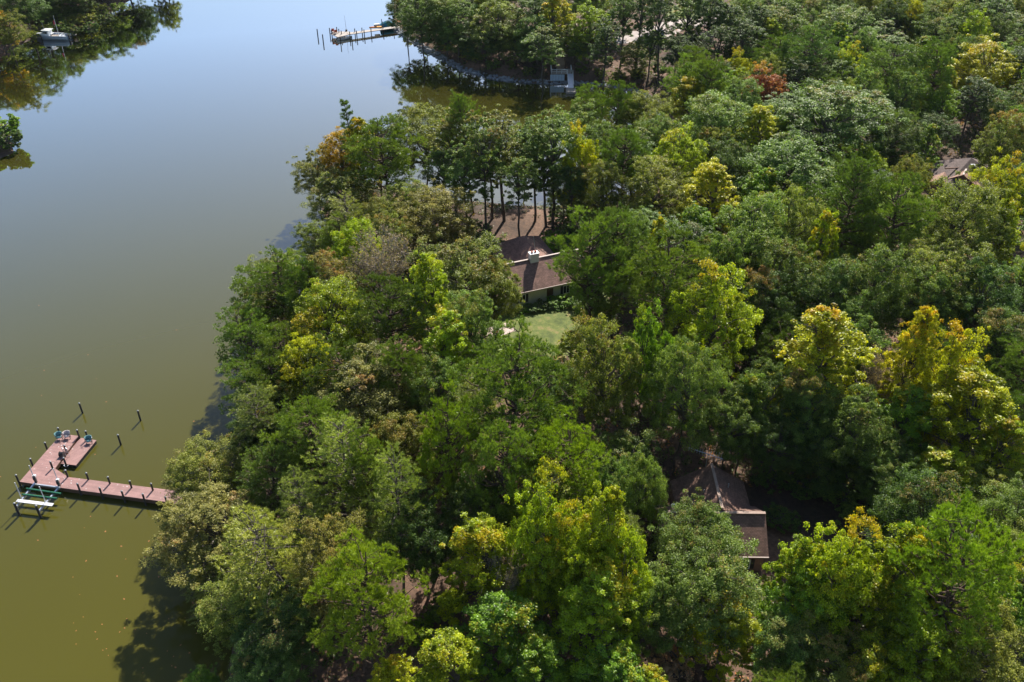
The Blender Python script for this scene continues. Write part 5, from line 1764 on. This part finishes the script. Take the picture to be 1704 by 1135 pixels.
MB().box((0, 0, 0.66), (1.58, 0.78, 0.08)).build('lid', M['hullwhite'], cb_)
p = at(646, 46.5, 0.3)
cv = empty('covered_boat', (p.x, p.y, 0.25), R(15))
tag(cv, 'boat under a teal tarpaulin beside the far shore end of the pier', 'boat')
hull_obj('hull', 4.6, 2.0, 0.7, M['coverteal'], cv)
v = []
f = []
for i in range(9):
    t = i / 8
    x_ = -2.25 + 4.4 * t
    w = 1.02 * (1 - max(0, (t - 0.45) / 0.55) ** 2.2) + 0.03
    zt = 0.78 + 1.25 * math.sin(math.pi * (0.12 + 0.8 * t)) + 0.12 * (i % 2)
    v += [(x_, -w, 0.66 + 0.2 * t * t), (x_, -w * 0.5, zt * 0.86), (x_, 0, zt), (x_, w * 0.5, zt * 0.86), (x_, w, 0.66 + 0.2 * t * t)]
for i in range(8):
    for j in range(4):
        a = i * 5 + j
        f.append((a, a + 5, a + 6, a + 1))
f += [(0, 1, 2, 3, 4), (44, 43, 42, 41, 40)]
MB().add(v, f).build('tarpaulin', M['coverteal'], cv)
for s in (-1.6, 1.4):
    for sy in (-1.25, 1.25):
        MB().tube((s, sy, -1), (s, sy, 2.3), 0.1, 0.1, 8).build('lift_pile', M['piling'], cv)

# landing stage with steps on the far bank of the cove
ls = at(938, 140.5, 0.0)
st = empty('landing_stage', (ls.x - 1.2, ls.y + 0.6, 0), R(0))
tag(st, 'pale landing stage with railing and gangway on the far bank of the cove', 'landing stage')
MB().box((0.6, 1.9, 2.35), (5.0, 3.6, 0.14)).build('deck', M['far_deck'], st)
for k in range(5):
    MB().box((-1.76 + 0.70 * k, 0.06, 1.45), (0.66, 0.06, 1.5)).build('skirting_panel', M['panelblue'], st)
rlg = MB()
for x_ in (-1.85, -0.6, 0.65, 1.9):
    MB().box((x_, 0.16, 2.9), (0.10, 0.10, 1.05)).build('railing_post', M['white'], st)
MB().box((0.03, 0.16, 3.44), (3.9, 0.14, 0.07)).build('handrail', M['white'], st)
MB().box((0.03, 0.16, 2.95), (3.8, 0.05, 0.06)).build('mid_rail', M['white'], st)
for y_ in (1.3, 2.4, 3.6):
    for x_ in (-1.85, 3.05):
        MB().box((x_, y_, 2.9), (0.10, 0.10, 1.05)).build('railing_post', M['white'], st)
for x_ in (-1.85, 3.05):
    MB().box((x_, 1.9, 3.44), (0.14, 3.5, 0.07)).build('handrail', M['white'], st)
for x_ in (-1.7, 2.9):
    for y_ in (0.25, 3.5):
        MB().box((x_, y_, 1.1), (0.18, 0.18, 2.36)).build('post', M['wood'], st)
MB().add([(2.05, 0.1, 2.40), (3.35, 0.1, 2.40), (3.35, -4.6, 0.55), (2.05, -4.6, 0.55), (2.05, 0.1, 2.28), (3.35, 0.1, 2.28), (3.35, -4.6, 0.43), (2.05, -4.6, 0.43)],
         [(0, 3, 2, 1), (4, 5, 6, 7), (0, 4, 7, 3), (1, 2, 6, 5), (3, 7, 6, 2)]).build('gangway', M['alu'], st)
for x_ in (2.05, 3.35):
    MB().beam((x_, 0.1, 3.35), (x_, -4.6, 1.5), 0.08, 0.08).build('gangway_rail', M['white'], st)
    for k in range(5):
        y_ = 0.0 - 1.1 * k
        z_ = 2.38 - 0.394 * (-y_)
        MB().box((x_, y_, z_ + 0.48), (0.07, 0.07, 0.95)).build('gangway_post', M['white'], st)
MB().box((2.7, -6.1, 0.30), (2.4, 3.0, 0.45)).build('float', M['far_deck'], st)
for lb, x_, mm in (('black folding chair on the pale landing stage', -1.0, 'black'), ('tan cushioned chair on the pale landing stage', 0.3, 'wood')):
    cz = empty('deck_chair', (st.location.x + x_, st.location.y + 1.9, 2.42), R(190))
    tag(cz, lb, 'chair', 'chairs on the landing stage')
    MB().box((0, 0, 0.42), (0.65, 0.6, 0.09)).build('seat', M[mm], cz)
    MB().beam((0, 0.28, 0.42), (0, 0.5, 1.05), 0.65, 0.07).build('backrest', M[mm], cz)
    for s in (-0.28, 0.28):
        for sy in (-0.24, 0.24):
            MB().box((s, sy, 0.2), (0.05, 0.05, 0.4)).build('leg', M['darkmetal'], cz)
stp = empty('bank_steps', (st.location.x + 0.4, st.location.y + 3.9, 0))
tag(stp, 'timber steps climbing the bare bank behind the landing stage', 'steps')
for k in range(9):
    y_ = 0.45 + 0.75 * k
    MB().box((0 + 0.06 * k, y_, gz(stp.location.x, stp.location.y + y_) + 0.22), (2.3, 0.6, 0.12)).build('tread', M['wood'], stp)
    MB().box((0 + 0.06 * k, y_ - 0.28, gz(stp.location.x, stp.location.y + y_) + 0.02), (2.3, 0.06, 0.36)).build('riser', M['fascia'], stp)
MB().beam((1.9, 0.2, gz(stp.location.x, stp.location.y) + 1.2), (1.0, 7.2, gz(stp.location.x, stp.location.y + 7) + 1.3), 0.10, 0.12).build('handrail', M['fascia'], stp)
for k in range(4):
    y_ = 0.3 + 2.2 * k
    gg = gz(stp.location.x, stp.location.y + y_)
    MB().box((1.88 - 0.128 * y_, y_, gg + 0.55), (0.10, 0.10, 1.1)).build('rail_post', M['fascia'], stp)

# small pale shed by the far drive
p = at(1098, 60, 5.2)
sh = empty('garden_shed', (p.x, p.y, gz(p.x, p.y)))
tag(sh, 'small pale grey shed beside the far gravel drive', 'shed')
MB().box((0, 0, 1.2), (1.9, 2.0, 2.4)).build('wall', M['panelblue'], sh)
roof_mesh('roof', [[(-1.15, -1.2, 2.3), (0, -1.2, 2.95), (0, 1.2, 2.95), (-1.15, 1.2, 2.3)][::-1], [(0, -1.2, 2.95), (1.15, -1.2, 2.3), (1.15, 1.2, 2.3), (0, 1.2, 2.95)][::-1]][::1], M['cap'], sh, 0.07)
MB().box((-0.35, -1.02, 1.0), (0.8, 0.05, 1.9)).build('door', M['white'], sh)

# ------------------------------------------------------------------ stones along the far shore, leaves on the water
rs = random.Random(21)
sb = MB()
shore = [(34, 199), (30, 210), (23, 215.5), (13, 216.5), (4, 217.5), (-4, 220), (-12.5, 226.5), (-18, 235), (-24.5, 245), (-30, 255), (-34.5, 264)]
for (xa, ya_), (xb, yb_) in zip(shore[:-1], shore[1:]):
    Ls = math.hypot(xb - xa, yb_ - ya_)
    nx_, ny_ = (yb_ - ya_) / Ls, -(xb - xa) / Ls
    for k in range(int(Ls * 7)):
        t = rs.random()
        off = rs.uniform(-0.4, 1.6)
        x_, y_ = xa + (xb - xa) * t + nx_ * off, ya_ + (yb_ - ya_) * t + ny_ * off
        z_ = max(0.0, gz(x_, y_)) + 0.08
        r_ = rs.uniform(0.20, 0.50)
        an = rs.uniform(0, 6.28)
        pts = []
        for lv, rr in ((-0.6, 0.8), (0.25, 1.0), (0.7, 0.55)):
            for j in range(5):
                th = an + j * 1.2566
                q = r_ * rr * rs.uniform(0.75, 1.15)
                pts.append((x_ + q * math.cos(th), y_ + q * math.sin(th), z_ + r_ * 0.75 * lv))
        fs = [(j, (j + 1) % 5, 5 + (j + 1) % 5, 5 + j) for j in range(5)] + [(5 + j, 5 + (j + 1) % 5, 10 + (j + 1) % 5, 10 + j) for j in range(5)] + [(10, 11, 12, 13, 14)]
        sb.add(pts, fs)
tag(sb.build('riprap_stones', M['stone']), 'rough grey stones lining the far shore of the cove', 'stones', kind='stuff')
lf = MB()
for k in range(60):
    q = at(rs.uniform(120, 330) if k % 3 else rs.uniform(0, 420), rs.uniform(880, 1120) if k % 3 else rs.uniform(500, 900), 0.02)
    r_ = rs.uniform(0.05, 0.11)
    an = rs.uniform(0, 6.28)
    lf.add([(q.x + r_ * math.cos(an + j * 1.57) * (1.4 if j % 2 else 0.8), q.y + r_ * math.sin(an + j * 1.57) * (1.4 if j % 2 else 0.8), 0.015 + 0.01 * (j % 2)) for j in range(4)], [(0, 1, 2, 3)])
tag(lf.build('floating_leaves', M['leaflitter']), 'scattered tiny fallen leaves drifting on the water', 'leaves', kind='stuff')

# ------------------------------------------------------------------ thin summer haze over the creek
hb = MB()
hb.box((0, 150, 37.5), (1400, 1100, 81))
hz_m = bpy.data.materials.new('summer_haze')
hz_m.use_nodes = True
hn = hz_m.node_tree.nodes
hn.remove(hn['Principled BSDF'])
pv = hn.new('ShaderNodeVolumePrincipled')
pv.inputs['Color'].default_value = (0.80, 0.90, 1.0, 1)
pv.inputs['Density'].default_value = 0.00003
pv.inputs['Anisotropy'].default_value = 0.0
hz_m.node_tree.links.new(pv.outputs['Volume'], hn['Material Output'].inputs['Volume'])
hz_m.cycles.homogeneous_volume = True
tag(hb.build('haze', hz_m), 'thin bluish summer haze', kind='stuff')
